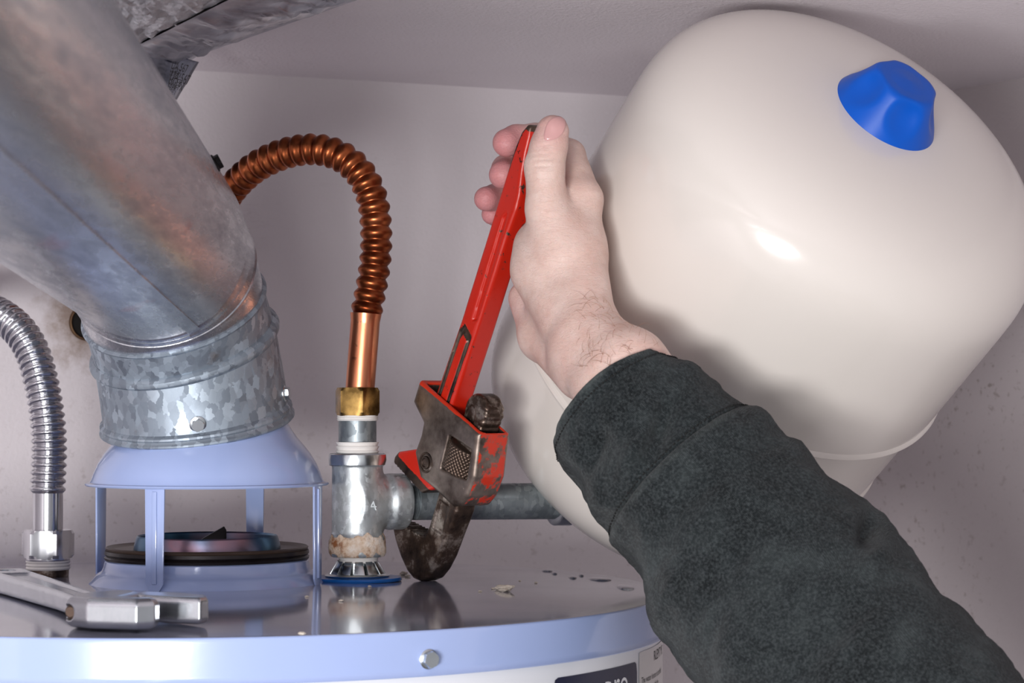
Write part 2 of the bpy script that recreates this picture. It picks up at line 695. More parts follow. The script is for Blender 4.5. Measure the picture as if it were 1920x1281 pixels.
c = t.ramp(t.noise(16, 2), [(0.3, lin(58, 96, 118)), (0.5, lin(80, 108, 134)), (0.6, lin(140, 112, 124)), (0.7, lin(70, 104, 124))])
t.set(Base_Color=c, Metallic=0.9, Roughness=0.3)
m_tint = t.m
t = NT('aluminium_foil')
t.set(Base_Color=t.ramp(t.noise(20, 5), [(0.3, (0.5, 0.51, 0.54, 1)), (0.7, (0.82, 0.81, 0.83, 1))]), Metallic=1.0, Roughness=0.2)
t.bump(t.noise(150, 5, 0.7, t.mapped((1, 2.4, 1), (0, 0, 0.5))), 0.9, 0.004)
m_foil = t.m
t = NT('foil_tape')
t.set(Base_Color=t.ramp(t.noise(16, 4), [(0.38, (0.20, 0.23, 0.30, 1)), (0.52, (0.40, 0.43, 0.50, 1)), (0.66, (0.72, 0.72, 0.75, 1))]), Metallic=1.0, Roughness=0.26)
t.bump(t.noise(60, 4), 0.25, 0.001)
m_ftape = t.m
t = NT('skin')
base = t.mix(t.vals(t.noise(55, 5, 0.6), [(0.3, 0), (0.7, 1)]), lin(212, 178, 166), lin(226, 201, 191))
base = t.mix(t.vals(t.noise(16, 3), [(0.5, 0), (0.75, 0.35)]), base, lin(212, 156, 143))
base = t.mix(t.attr('flush'), base, lin(198, 120, 126))
cr = t.vals(t.noise(90, 4, 0.6, t.mapped((1, 1, 3.2)), 0.8), [(0.47, 0), (0.5, 1), (0.53, 0)])
t.set(Base_Color=base, Roughness=0.46, Subsurface_Weight=0.22, Subsurface_Radius=(1.0, 0.35, 0.2), Subsurface_Scale=0.003, Specular_IOR_Level=0.4)
t.bump(t.math('ADD', t.noise(700, 4, 0.6), t.math('MULTIPLY', cr, -0.45)), 0.42, 0.0008)
m_skin = t.m
m_nail = M_plain('fingernail', lin(210, 160, 157), 0.28, 0, 0.3, 0.5, 120, 0.05)
m_hair = M_plain('brown_arm_hair', lin(158, 108, 80), 0.5)
t = NT('dark_green_grey_canvas')
wv = t.n('ShaderNodeTexWave', wave_type='BANDS')
wv.inputs['Scale'].default_value = 520
wv.inputs['Distortion'].default_value = 3.0
wv.inputs['Detail'].default_value = 2
t.link(t.mapped((1, 1, 1), (0.2, 0.9, 0.75)), wv.inputs['Vector'])
n1 = t.noise(38, 6, 0.65)
n2 = t.noise(620, 3, 0.7)
c = t.ramp(n1, [(0.34, lin(16, 20, 22)), (0.52, lin(30, 35, 37)), (0.70, lin(50, 56, 57))])
c = t.mix(t.vals(n2, [(0.42, 0), (0.78, 0.6)]), c, lin(84, 90, 92))
c = t.mix(t.math('MULTIPLY', t.attr('wear'), t.vals(t.noise(90, 4), [(0.4, 0.2), (0.6, 1)])), c, lin(110, 116, 114))
t.set(Base_Color=c, Roughness=0.92, Specular_IOR_Level=0.15, Sheen_Weight=0.08, Sheen_Roughness=0.5)
t.bump(t.math('ADD', t.math('MULTIPLY', wv.outputs['Fac'], 0.5), n2), 0.55, 0.0011)
m_cloth = t.m
m_thread = M_plain('dark_thread', lin(12, 14, 14), 0.8)
m_water = M_plain('water_drop_grey', lin(96, 104, 124), 0.06, 0, 1.0, 0.8)
m_crumb = M_plain('pale_crumb', lin(214, 204, 190), 0.8, 0, 0, 0.3, 200, 0.2)
m_hole = M_plain('dark_cavity', lin(24, 20, 18), 0.9)
m_rustring = M_plain('rusty_trim_ring', lin(104, 78, 54), 0.5, 0.6, 0, 0.5, 60, 0.4)

# ------------------------------------------------------------------ the closet
HC = 0.2685                                     # ceiling above the camera
ZC = EYE + HC


def cpt(px, py):
    return atz(px, py, ZC)


A, B = cpt(400, 134.5), cpt(1164.5, 180)
C_, D_ = cpt(1800, 166), cpt(1920, 146)
ab, cd = (B - A), (D_ - C_)
den = ab.x * cd.y - ab.y * cd.x
s_ = ((C_.x - A.x) * cd.y - (C_.y - A.y) * cd.x) / den
CORN = A + ab * s_
ab.normalize()
cd.normalize()
LEFT = A - ab * ((A.x + 0.75) / ab.x)
RIGHT = CORN + cd * 1.5


def wallbox(name, p, q, z0, z1, mat, thick=0.06):
    d = (q - p).normalized()
    n = Vector((-d.y, d.x, 0))
    V = []
    for z in (z0, z1):
        for b in (p, q, q + n * thick, p + n * thick):
            V.append((b.x, b.y, z))
    Fc = [(0, 3, 2, 1), (4, 5, 6, 7), (0, 1, 5, 4), (1, 2, 6, 5), (2, 3, 7, 6), (3, 0, 4, 7)]
    o = mesh_obj(name, V, Fc, mat, smooth=False)
    o['kind'] = 'structure'
    return o


wallbox('wall_back', LEFT, CORN, 0, ZC, m_wall)
wallbox('wall_right', CORN, RIGHT, 0, ZC, m_wall_r)
wallbox('wall_left', Vector((-0.75, 0.45, 0)), LEFT, 0, ZC, m_wall)


def slab(name, x0, x1, y0, y1, z0, z1, mat):
    V = [(x, y, z) for z in (z0, z1) for x, y in ((x0, y0), (x1, y0), (x1, y1), (x0, y1))]
    o = mesh_obj(name, V, [(0, 3, 2, 1), (4, 5, 6, 7), (0, 1, 5, 4), (1, 2, 6, 5), (2, 3, 7, 6), (3, 0, 4, 7)], mat, smooth=False)
    o['kind'] = 'structure'
    return o


slab('floor', -0.85, 1.3, -0.8, 2.3, -0.08, 0, m_floor)
slab('ceiling', -0.85, 1.3, 0.25, 2.3, ZC, ZC + 0.08, m_ceil)

# ------------------------------------------------------------------ water heater
HX, HY = -0.1965, 1.448          # axis of heater, flue and draft hood
RP = 0.295
ZP = EYE - 0.1125                # top of the pan at its centre


def panz(r):
    return ZP - 0.0065 * (r / RP) ** 2


heater = thing('water_heater', (HX, HY, 0), 'white cylindrical water heater with a lavender metal top pan, under the draft hood', 'water heater')
prof = [(0.0, 0.03), (0.29, 0.03), (0.2925, 0.035), (0.2925, ZP - 0.012), (0.285, ZP - 0.010), (0.0, ZP - 0.010)]
lathe('tank_jacket', prof, (HX, HY, 0), mat=m_white, parent=heater, seg=160)
for k in range(3):
    a = math.radians(90 + 120 * k)
    lathe('foot', [(0, 0), (0.028, 0), (0.028, 0.004), (0.016, 0.008), (0.016, 0.031), (0, 0.031)], (HX + 0.2 * math.cos(a), HY + 0.2 * math.sin(a), 0), mat=m_black, parent=heater, seg=24)
rs = [0, 0.05, 0.1, 0.14, 0.18, 0.21, 0.24, 0.26, 0.275, 0.285, 0.2915]
lathe('pan_top', [(r, panz(r)) for r in rs] + [(0.2936, panz(0.2936) + 0.0001)], (HX, HY, 0), mat=m_pan, parent=heater, seg=200)
zr = panz(0.295)
lathe('pan_skirt', [(0.2932, panz(0.2932)), (0.2943, zr + 0.0001), (0.2950, zr - 0.0006), (0.2952, zr - 0.002), (0.2952, zr - 0.0212), (0.2958, zr - 0.0226), (0.2966, zr - 0.0236), (0.2962, zr - 0.0242), (0.2926, zr - 0.0236)], (HX, HY, 0), mat=m_lav, parent=heater, seg=200)
# flue collar
zb = ZP - 0.0004
fc = lathe('flue_collar', [(0.0760, zb - 0.001), (0.0748, zb + 0.0006), (0.0725, zb + 0.0030), (0.0708, zb + 0.0052), (0.0690, zb + 0.0066), (0.0672, zb + 0.0078), (0.0662, zb + 0.0100), (0.0652, zb + 0.0140), (0.0640, zb + 0.0150), (0.060, zb + 0.0150)], (HX, HY, 0), mat=m_lav, parent=heater, seg=96)
lathe('flue_gasket', [(0.060, zb + 0.0148), (0.0652, zb + 0.0150), (0.0656, zb + 0.0165), (0.0645, zb + 0.0175), (0.0655, zb + 0.0187), (0.0650, zb + 0.0208), (0.060, zb + 0.0212)], (HX, HY, 0), mat=m_black, parent=fc, seg=96)
m_flange = M_plain('flue_flange_brown', lin(92, 76, 66), 0.4, 0.6, 0, 0.5, 60, 0.3)
lathe('flue_flange', [(0.0640, zb + 0.0205), (0.0650, zb + 0.0225), (0.0640, zb + 0.0232), (0.0600, zb + 0.0216), (0.0470, zb + 0.0212)], (HX, HY, 0), mat=m_flange, parent=fc, seg=96)
lathe('flue_ring', [(0.0472, zb + 0.0200), (0.0468, zb + 0.0240), (0.0452, zb + 0.0292), (0.0446, zb + 0.0300), (0.0440, zb + 0.0292), (0.0435, zb + 0.018), (0.0425, zb + 0.002), (0, zb + 0.002)], (HX, HY, 0), mat=m_tint, parent=fc, seg=96)
b0 = at(362, 1050, 1.46)
Mb = basis((HX - 0.010, HY + 0.006, zb - 0.0125), (0.92, 0.39, 0), (0, 0, 1), (0.39, -0.92, 0))
prism('flue_baffle', [(0.0, 0.0), (0.022, 0.0), (0.022, 0.045), (0.0205, 0.0475), (0.0, 0.0365)], Mb, -0.0010, 0.0010, m_black, fc, 0.0003)
# skirt bolts
for ang in (31.0, 80.0, -18.0, -67.0):
    a = math.radians(ang)
    n = Vector((math.sin(a), -math.cos(a), 0))
    c = Vector((HX, HY, 0)) + n * 0.2950 + Vector((0, 0, zr - (0.0152 if ang < 70 else 0.0190)))
    b = hexnut('skirt_bolt', c + n * 0.0012, n, 0.0046, 0.0034, m_zinc, heater, ph=0.3)
    lathe('bolt_washer', [(0, 0), (0.0052, 0), (0.0054, 0.0008), (0.0046, 0.0014), (0, 0.0014)], c, n, m_zinc, b, 32)


# stickers, bent round the jacket
def curved(name, V2, F2, ang0, ztop, R, mat, parent):
    V = []
    for u, v, w in V2:
        a = math.radians(ang0) + u / R
        rr = R + w
        V.append((HX + rr * math.sin(a), HY - rr * math.cos(a), ztop + v))
    return mesh_obj(name, V, F2, mat, parent, sharp=30)


def sticker(name, ang0, ang1, ztop, h, mat, rc=0.004):
    R = 0.2926
    L = math.radians(ang1 - ang0) * R
    nu, nv = 26, 12
    V, Fc = [], []
    for j in range(nv + 1):
        v = -h * j / nv
        for i in range(nu + 1):
            u = L * i / nu
            uu, vv = u, v
            if j == 0:                            # round the two upper corners
                if i == 0:
                    uu, vv = rc * 0.3, -rc * 0.3
                if i == nu:
                    uu, vv = L - rc * 0.3, -rc * 0.3
            V.append((uu, vv, 0.0003))
    for j in range(nv):
        for i in range(nu):
            p = j * (nu + 1) + i
            Fc.append((p, p + nu + 1, p + nu + 2, p + 1))
    return curved(name, V, Fc, ang0, ztop, R, mat, heater)


navy = sticker('brand_sticker', 48.6, 67.6, EYE - 0.1515, 0.075, m_navy)
navy['label'] = 'navy blue sticker with white lettering'
V, Fc = text_geo('pro', 0.022)
curved('lettering', [(v.x + 0.050, v.y - 0.0170, 0.0005) for v in V], Fc, 48.6, EYE - 0.1515, 0.2926, m_whiteink, navy)
pap = sticker('rating_sticker', 68.4, 93.0, EYE - 0.1465, 0.08, m_paper, 0.001)
pap['label'] = 'pale paper rating label with fine black print'
lines = [('RLEMT MO', 0.0085, 0.034, -0.0085), ('The water heater is certified', 0.0052, 0.004, -0.0190), ('as complying with the', 0.0052, 0.004, -0.0245), ('Z21 - CSA 4.1 gas water', 0.0052, 0.004, -0.0300), ('heater standard', 0.0052, 0.004, -0.0355)]
for s, size, u0, v0 in lines:
    V, Fc = text_geo(s, size)
    curved('lettering', [(v.x + u0, v.y + v0, 0.0005) for v in V], Fc, 68.4, EYE - 0.1465, 0.2926, m_ink, pap)

# ------------------------------------------------------------------ draft hood
ZR = EYE - 0.0500
hood = thing('draft_hood', (HX, HY, ZP), 'lavender domed draft hood on four flat legs over the flue', 'draft hood')
prof = [(0.0730, ZR + 0.0004), (0.0775, ZR - 0.0006), (0.0782, ZR + 0.0002), (0.0778, ZR + 0.0010), (0.0752, ZR + 0.0016), (0.0742, ZR + 0.0030), (0.0728, ZR + 0.0070), (0.0700, ZR + 0.0135), (0.0660, ZR + 0.0200), (0.0615, ZR + 0.0256), (0.0575, ZR + 0.0302), (0.0545, ZR + 0.0345), (0.0526, ZR + 0.0375), (0.0510, ZR + 0.0405), (0.0500, ZR + 0.0440)]
prof += [(r - 0.0009, z) for r, z in reversed(prof[5:])] + [(0.0728, ZR + 0.0008)]
lathe('dome', prof, (HX, HY, 0), mat=m_lav, parent=hood, seg=120)
for ang in (253, 73, 163, 343):
    a = math.radians(ang)
    n = Vector((math.cos(a), math.sin(a), 0))
    tt = Vector((-n.y, n.x, 0))
    M = basis(Vector((HX, HY, 0)) + n * 0.0762, tt, (0, 0, 1), n)
    zf = panz(0.0762)
    poly = [(-0.0066, ZR + 0.0008), (-0.0058, zf + 0.004), (-0.0030, zf - 0.0006), (0.0030, zf - 0.0006), (0.0058, zf + 0.004), (0.0066, ZR + 0.0008)]
    lg = prism('leg', poly, M, -0.0006, 0.0007, m_lav, hood, 0.0002)
    prism('rib', [(-0.0017, ZR - 0.002), (-0.0017, zf + 0.004), (0.0017, zf + 0.004), (0.0017, ZR - 0.002)], M, 0.0004, 0.0017, m_lav, lg, 0.0006)

# ------------------------------------------------------------------ vent elbow and duct
duct = thing('vent_duct', at(369, 790, 1.455), 'galvanized vent elbow and round duct running forward above the draft hood', 'duct')


def dirn(tilt, lean):
    t_ = math.radians(tilt)
    return Vector((lean, -math.sin(t_), math.cos(t_))).normalized()


PD = Vector((0.021, -0.997, 0.071)).normalized()
P0 = at(281, 457, 1.36)
KEY = [(at(371, 797, 1.446), dirn(13, -0.08)), (at(360, 722, 1.443), dirn(18, -0.12)), (at(346, 643, 1.436), dirn(26, -0.19)),
       (at(326, 573, 1.420), dirn(34, -0.16)), (at(311, 520, 1.404), dirn(50, -0.11)), (at(295, 483, 1.384), dirn(67, -0.05)), (P0, PD)]
RD = 0.0582


def ring_at(s):
    """s in 0..6 along KEY, beyond 6 along the straight duct (metres/0.05)"""
    if s >= 6:
        return P0 + PD * ((s - 6) * 0.05), PD
    i = min(5, int(s))
    u = s - i
    (c0, n0), (c1, n1) = KEY[i], KEY[i + 1]
    return c0.lerp(c1, u), n0.lerp(n1, u).normalized()


def duct_part(name, stations, mat, parent, seg=96, sharp=30):
    V, Fc = [], []
    for s, r in stations:
        c, n = ring_at(s)
        e1 = Vector((1, 0, 0))
        e1 = (e1 - e1.dot(n) * n).normalized()
        e2 = n.cross(e1)
        for k in range(seg):
            th = 2 * math.pi * k / seg
            V.append(c + r * (math.cos(th) * e1 + math.sin(th) * e2))
    for i in range(len(stations) - 1):
        for k in range(seg):
            j = (k + 1) % seg
            Fc.append((i * seg + k, i * seg + j, (i + 1) * seg + j, (i + 1) * seg + k))
    return mesh_obj(name, V, Fc, mat, parent, sharp=sharp)


def st(a, b, r0, r1, n=12):
    return [(a + (b - a) * k / n, r0 + (r1 - r0) * k / n) for k in range(n + 1)]


r = RD
duct_part('elbow_gore', [(-0.0, r - 0.001)] + st(0.0, 1.86, r + 0.0016, r + 0.0008), m_galv, duct)
duct_part('crimped_rim', [(-0.02, r), (-0.02, r + 0.0030), (0.03, r + 0.0044), (0.09, r + 0.0046), (0.14, r + 0.0036), (0.18, r + 0.0032), (0.23, r + 0.0038), (0.29, r + 0.0036), (0.34, r + 0.0024), (0.38, r + 0.0010)], m_galv, duct)
duct_part('bead', [(1.80, r + 0.0002), (1.86, r + 0.0022), (1.93, r + 0.0036), (2.00, r + 0.0040), (2.07, r + 0.0034), (2.13, r + 0.0018), (2.18, r + 0.0006), (2.20, r - 0.0010)], m_galv, duct)
duct_part('elbow_gore', st(2.1, 3.06, r + 0.0002, r - 0.0004), m_galv, duct)
duct_part('bead', [(2.88, r - 0.0006), (2.94, r + 0.0012), (3.0, r + 0.0018), (3.06, r + 0.0010), (3.12, r - 0.0006)], m_galv, duct)
duct_part('elbow_gore', st(3.04, 4.4, r - 0.0004, r + 0.0002), m_galv2, duct)
duct_part('elbow_gore', [(4.3, r - 0.0004), (4.36, r + 0.0012), (4.42, r + 0.0005)] + st(4.5, 6.3, r + 0.0004, r + 0.0004), m_galv2, duct)
duct_part('round_pipe', [(6.1, r - 0.0005), (6.12, r + 0.0012)] + st(6.2, 21.2, r + 0.0012, r + 0.0012, 36), m_galv2, duct)
duct_part('pipe_joint', [(20.7, r + 0.0010), (20.75, r + 0.0040), (21.0, r + 0.0052), (21.2, r + 0.004), (21.25, r + 0.001)], m_black, duct)
duct_part('round_pipe', st(21.1, 27.0, r + 0.0030, r + 0.0030, 24), m_galv2, duct)


def duct_pt(s, deg, off=0.0):
    c, n = ring_at(s)
    e1 = Vector((1, 0, 0))
    e1 = (e1 - e1.dot(n) * n).normalized()
    e2 = n.cross(e1)
    th = math.radians(deg)
    d = math.cos(th) * e1 + math.sin(th) * e2
    return c + d * (RD + off), d, n


# lock seam along the round pipe
V, Fc = [], []
for i in range(41):
    s = 5.6 + 0.37 * i
    for a, of in ((-38, 0.0010), (-38, 0.0026), (-31, 0.0026), (-31, 0.0010)):
        V.append(duct_pt(s, a - 28, of)[0])
for i in range(40):
    for k in range(3):
        p = i * 4 + k
        Fc.append((p, p + 1, p + 5, p + 4))
mesh_obj('lock_seam', V, Fc + [(0, 3, 2, 1), (160, 161, 162, 163)], m_galv2, duct)


def screw(name, p, d, mat, parent, rr=0.0042):
    s = hexnut(name, p + d * 0.0008, d, rr, 0.0028, mat, parent, 0.4)
    lathe('screw_washer', [(0, -0.001), (rr * 1.25, -0.001), (rr * 1.25, 0.0005), (rr * 1.0, 0.0011), (0, 0.0011)], p, d, mat, s, 24)


# base screws: one facing the camera, one at the right edge, one each on the pipe
import itertools
for s, deg, mat in ((0.62, -80, m_zinc), (0.62, -6, m_zinc), (8.4, 28, m_black), (6.9, 196, m_zinc)):
    p, d, n = duct_pt(s, deg, 0.0012)
    screw('sheet_metal_screw', p, d, mat, duct)

# ------------------------------------------------------------------ left flexible connector (chrome)
def corrugated(pts, pitch, r0, r1, per=10):
    _, L = resample(pts, 50)
    nr = int(round(L / pitch))
    P, _ = resample(pts, nr * per + 1)
    R = [r0 + (r1 - r0) * (0.5 - 0.5 * math.cos(2 * math.pi * i / per)) ** 0.6 for i in range(nr * per + 1)]
    return P, R


YC = 1.502
stain = thing('stainless_flexible_connector', at(90, 1070, YC), 'shiny corrugated stainless flexible water connector beside the draft hood', 'pipe')
P, R = corrugated([at(x, y, d) for x, y, d in ((89, 924, YC), (91, 880, YC), (92, 850, YC), (91, 810, YC), (86, 765, 1.503), (76, 712, 1.506), (58, 655, 1.512), (28, 612, 1.52), (-18, 582, 1.535), (-80, 568, 1.56), (-180, 590, 1.62), (-230, 620, 1.70))], 0.00535, 0.0097, 0.0120)
sweep('corrugated_tube', P, R, m_chrome, stain, 40, sharp=None)
lathe('plain_sleeve', [(0, 0), (0.0100, 0), (0.0100, 0.0272), (0.0104, 0.0276), (0.0118, 0.0290), (0.0112, 0.0302), (0.0098, 0.0308), (0, 0.0308)], at(89.5, 1001, YC), mat=m_chrome, parent=stain, seg=48)
hexnut('compression_nut', at(90, 1046, YC), (0, 0, 1), 0.0176, 0.0186, m_chrome, stain, ph=0.52)
lathe('nut_collar', [(0, 0), (0.0142, 0), (0.0146, 0.001), (0.0146, 0.005), (0, 0.005)], at(90, 1052, YC), mat=m_chrome, parent=stain, seg=48)
cn = thing('cold_water_nipple', Vector((at(90, 1076, YC).x, YC, panz(0.12))), 'short threaded nipple wrapped in white tape under the chrome nut', 'pipe nipple')
c = Vector((at(90, 1076, YC).x, YC, 0))
ztop = at(90, 1050, YC).z
z0 = panz(0.13)
lathe('pipe', [(0, z0 - 0.001), (0.0136, z0 - 0.001), (0.0138, z0 + 0.004), (0.0136, ztop), (0, ztop)], c, mat=m_dark, parent=cn, seg=48)
tp = []
zt0 = at(90, 1068, YC).z
for k in range(7):
    z = zt0 + (ztop - zt0) * k / 6
    tp += [(0.0141 + (0.0007 if k % 2 else 0), z)]
lathe('thread_tape', [(0.0132, zt0)] + tp + [(0.0132, ztop)], c, mat=m_tape, parent=cn, seg=48)

# ------------------------------------------------------------------ hot side: nipple, tee, copper connector
YT = 1.466
TX = at(670, 950, YT).x
tc = Vector((TX, YT, 0))


def zpx(y, d=YT):
    return at(670, y, d).z


zp_t = panz(0.1)
w = lathe('plastic_washer', [(0, zp_t), (0.0288, zp_t), (0.0292, zp_t + 0.0012), (0.0286, zp_t + 0.0022), (0.0150, zp_t + 0.0026), (0, zp_t + 0.0026)], tc, mat=m_washer, seg=80)
tag(w, 'flat blue plastic washer lying on the pan around the hot water nipple', 'washer')
hn = thing('hot_water_nipple', (TX, YT, zp_t + 0.0026), 'zinc plated nipple with a notched flange standing on the blue washer', 'pipe nipple')
zz = zp_t + 0.0026
lathe('flange', [(0.012, zz), (0.0208, zz), (0.0212, zz + 0.0008), (0.0200, zz + 0.0016), (0.0175, zz + 0.0022), (0.012, zz + 0.0022)], tc, mat=m_zinc, parent=hn, seg=64)
for k in range(12):
    a = 2 * math.pi * k / 12 + 0.15
    n = Vector((math.cos(a), math.sin(a), 0))
    up = (Vector((0, 0, 1)) * 0.85 - n * 0.52).normalized()
    M = basis(tc + n * 0.0178 + Vector((0, 0, zz + 0.0016)), Vector((-n.y, n.x, 0)), up, up.cross(Vector((n.y, -n.x, 0))))
    prism('flange_tooth', [(-0.0036, 0), (0.0036, 0), (0.0026, 0.0098), (-0.0026, 0.0098)], M, -0.0005, 0.0006, m_zinc, hn, 0.0003)
zt = zpx(1038)
prof = [(0, zz + 0.001), (0.0118, zz + 0.001), (0.0118, zz + 0.0095)]
z = zz + 0.0095
while z < zt:
    prof += [(0.0122, z), (0.0114, z + 0.0007)]
    z += 0.0014
prof += [(0.0116, zt), (0, zt)]
lathe('pipe', prof, tc, mat=m_zinc, parent=hn, seg=48)
lathe('thread_tape', [(0.0112, zpx(1056)), (0.0128, zpx(1054)), (0.0126, zpx(1049)), (0.0131, zpx(1046)), (0.0120, zpx(1040))], tc + Vector((0.0008, 0, 0)), mat=m_tape, parent=hn, seg=40)

# the tee, cast in one piece
tee = thing('pipe_tee', (TX, YT, zpx(1040)), 'grey galvanized cast pipe tee with rust and mineral crust at its lower collar', 'pipe fitting')
BD = Vector((0.90, 0.436, 0)).normalized()        # branch direction, turning away from the camera
h = 0.0009
lo, hi = (-0.022, -0.022, -0.036), (0.022, 0.022, 0.034)
zc = zpx(942)
# local frame: x = branch, z = up
Mt = basis((TX, YT, zc), BD, Vector((-BD.y, BD.x, 0)), (0, 0, 1))
X, Y, Z = grid((-0.026, -0.026, -0.040), (0.046, 0.026, 0.040), h)
rz = np.sqrt(X * X + Y * Y)
rx = np.sqrt(Y * Y + Z * Z)
ztop_, zbot_ = zpx(851) - zc, zpx(1042) - zc
dv = np.maximum(rz - 0.0166, np.maximum(Z - ztop_, zbot_ - Z))
db = np.maximum(rx - 0.0163, np.maximum(X - 0.0320, -X))
d = smin(dv, db, 0.007)
d = smin(d, sd_ext(rz - 0.0180, Z, ztop_ - 0.0075, ztop_, 0.0012), 0.0012)
d = smin(d, sd_ext(rz - 0.0178, Z, zbot_, zbot_ + 0.013, 0.002), 0.003)
d = smin(d, sd_ext(rx - 0.0182, X, 0.0205, 0.0330, 0.0022), 0.004)
V, Fc = surfnet(d, (X.min(), Y.min(), Z.min()), h)
fastmesh('cast_body', place(V, Mt), Fc, m_cast, tee)
# peeled silver lip
prof, random_r = [], random.Random(3)
V, Fc = [], []
N = 72
for k, (rr, z) in enumerate(((0.0178, 0.0002), (0.0186, -0.0005), (0.0188, -0.0040), (0.0184, -0.0072), (0.0176, -0.0078))):
    for i in range(N):
        a = 2 * math.pi * i / N
        nn = noise.noise(Vector((math.cos(a) * 4, math.sin(a) * 4, z * 300)))
        q = rr + 0.0006 * nn
        V.append(tc + Vector((q * math.cos(a), q * math.sin(a), zpx(851) + z)))
for k in range(4):
    for i in range(N):
        j = (i + 1) % N
        Fc.append((k * N + i, k * N + j, (k + 1) * N + j, (k + 1) * N + i))
mesh_obj('peeled_lip', V, Fc, m_zinc, tee, sharp=25)
V, Fc = [], []
for k, (rr, z) in enumerate(((0.0172, 1003), (0.0180, 1006), (0.0186, 1014), (0.0188, 1026), (0.0184, 1036), (0.0172, 1043), (0.0118, 1045))):
    for i in range(N):
        a = 2 * math.pi * i / N
        nn = noise.noise(Vector((math.cos(a) * 3.5, math.sin(a) * 3.5, z * 0.06)))
        q = rr + 0.0013 * nn
        zz_ = zpx(z) + (0.0040 * noise.noise(Vector((math.cos(a) * 3, math.sin(a) * 3, 9))) if k == 0 else 0)
        V.append(tc + Vector((q * math.cos(a), q * math.sin(a), zz_)))
for k in range(6):
    for i in range(N):
        j = (i + 1) % N
        Fc.append((k * N + i, k * N + j, (k + 1) * N + j, (k + 1) * N + i))
cr = mesh_obj('mineral_crust', V, Fc, m_crust, tee, sharp=None)
cr['label'] = 'pale crumbly mineral crust with brown rust'
# raised casting mark
V, Fc = text_geo('3/4', 0.009, 0.0006)
n = Vector((0.18, -0.98, 0)).normalized()
Mq = basis(tc + n * 0.0164 + Vector((0, 0, zpx(955))), Vector((0.98, 0.18, 0)), (-0.3, 0, 1), n)
mesh_obj('casting_mark', [Mq @ v for v in V], Fc, m_cast, tee)

un = thing('upper_nipple', (TX, YT, zpx(852)), 'short grey galvanized nipple taped with white thread tape under the brass nut', 'pipe nipple')
lathe('pipe', [(0, zpx(858)), (0.0124, zpx(858)), (0.0124, zpx(782)), (0, zpx(782))], tc, mat=m_pipe, parent=un, seg=48)
for y0, y1, wob in ((852, 829, 0.0006), (789, 779, 0.0003)):
    prof = [(0.0120, zpx(y0))]
    for k in range(9):
        prof.append((0.0130 + wob * (k % 3), zpx(y0 + (y1 - y0) * k / 8)))
    prof.append((0.0122, zpx(y1)))
    lathe('thread_tape', prof, tc, mat=m_tape, parent=un, seg=48)

cop = thing('copper_flexible_connector', (TX, YT, zpx(781)), 'corrugated copper flexible connector arching up from a brass nut and behind the duct', 'pipe')
hexnut('brass_nut', (TX, YT, zpx(780)), (0, 0, 1), 0.0150, zpx(727) - zpx(780), m_brass, cop, ph=0.30)
P, _ = resample([at(x, y, YT) for x, y in ((675, 730), (678, 690), (682, 640), (686, 588))], 20)
sweep('plain_end', P, [0.0096] * 18 + [0.0100, 0.0104], m_copper2, cop, 48)
path = [(686, 590, YT), (694, 550, YT), (701, 510, YT), (705, 470, YT), (705, 425, YT), (700, 382, 1.467), (688, 346, 1.468), (668, 316, 1.470), (638, 293, 1.473), (600, 281, 1.478), (560, 282, 1.484), (520, 293, 1.492), (480, 313, 1.502), (448, 340, 1.515), (425, 368, 1.53), (400, 400, 1.56), (385, 425, 1.62), (380, 440, 1.72), (378, 445, 1.772)]
P, R = corrugated([at(*p) for p in path], 0.0083, 0.0084, 0.01065, 12)
sweep('corrugated_tube', P, R, m_copper, cop, 44, sharp=None)

# ------------------------------------------------------------------ horizontal pipe, elbow, expansion tank
pa = Vector((TX, YT, zc)) + BD * 0.026
pe = at(1052, 940, 1.535)
pd = (pe - pa).normalized()
hp = thing('steel_pipe', pa, 'dull grey galvanized pipe running from the tee to the expansion tank', 'pipe')
Lp = (pe - pa).length
prof = [(0, 0), (0.0112, 0)]
z = 0.0
while z < 0.013:
    prof += [(0.0122, z + 0.0004), (0.0112, z + 0.0011)]
    z += 0.0014
prof += [(0.0123, 0.0145), (0.0123, Lp), (0, Lp)]
lathe('pipe', prof, pa, pd, m_pipe, hp, 64)
AX = Vector((0.420, -0.632, 0.651)).normalized()
TC = Vector((0.1586, 1.5, 0.0685 + EYE))
RT, LC, HN, HF, EN, EF = 0.1422, 0.099, 0.0776, 0.0825, 2.88, 2.33
port = TC - AX * (LC + HF)
el = thing('pipe_elbow', pe, 'bright zinc elbow joining the grey pipe to the back of the beige tank', 'pipe fitting')
pts, _ = resample([pe - pd * 0.004, pe + pd * 0.012, pe + pd * 0.024 + Vector((0.004, 0.006, 0)), port - AX * 0.016 + Vector((-0.004, 0.0, 0)), port + AX * 0.004], 30)
sweep('bend', pts, [0.0150] * 4 + [0.0140] * 22 + [0.0150] * 4, m_zinc, el, 40)
sweep('collar', [pe - pd * 0.006, pe - pd * 0.005, pe + pd * 0.006, pe + pd * 0.008], [0.0150, 0.0166, 0.0168, 0.0150], m_zinc, el, 40)

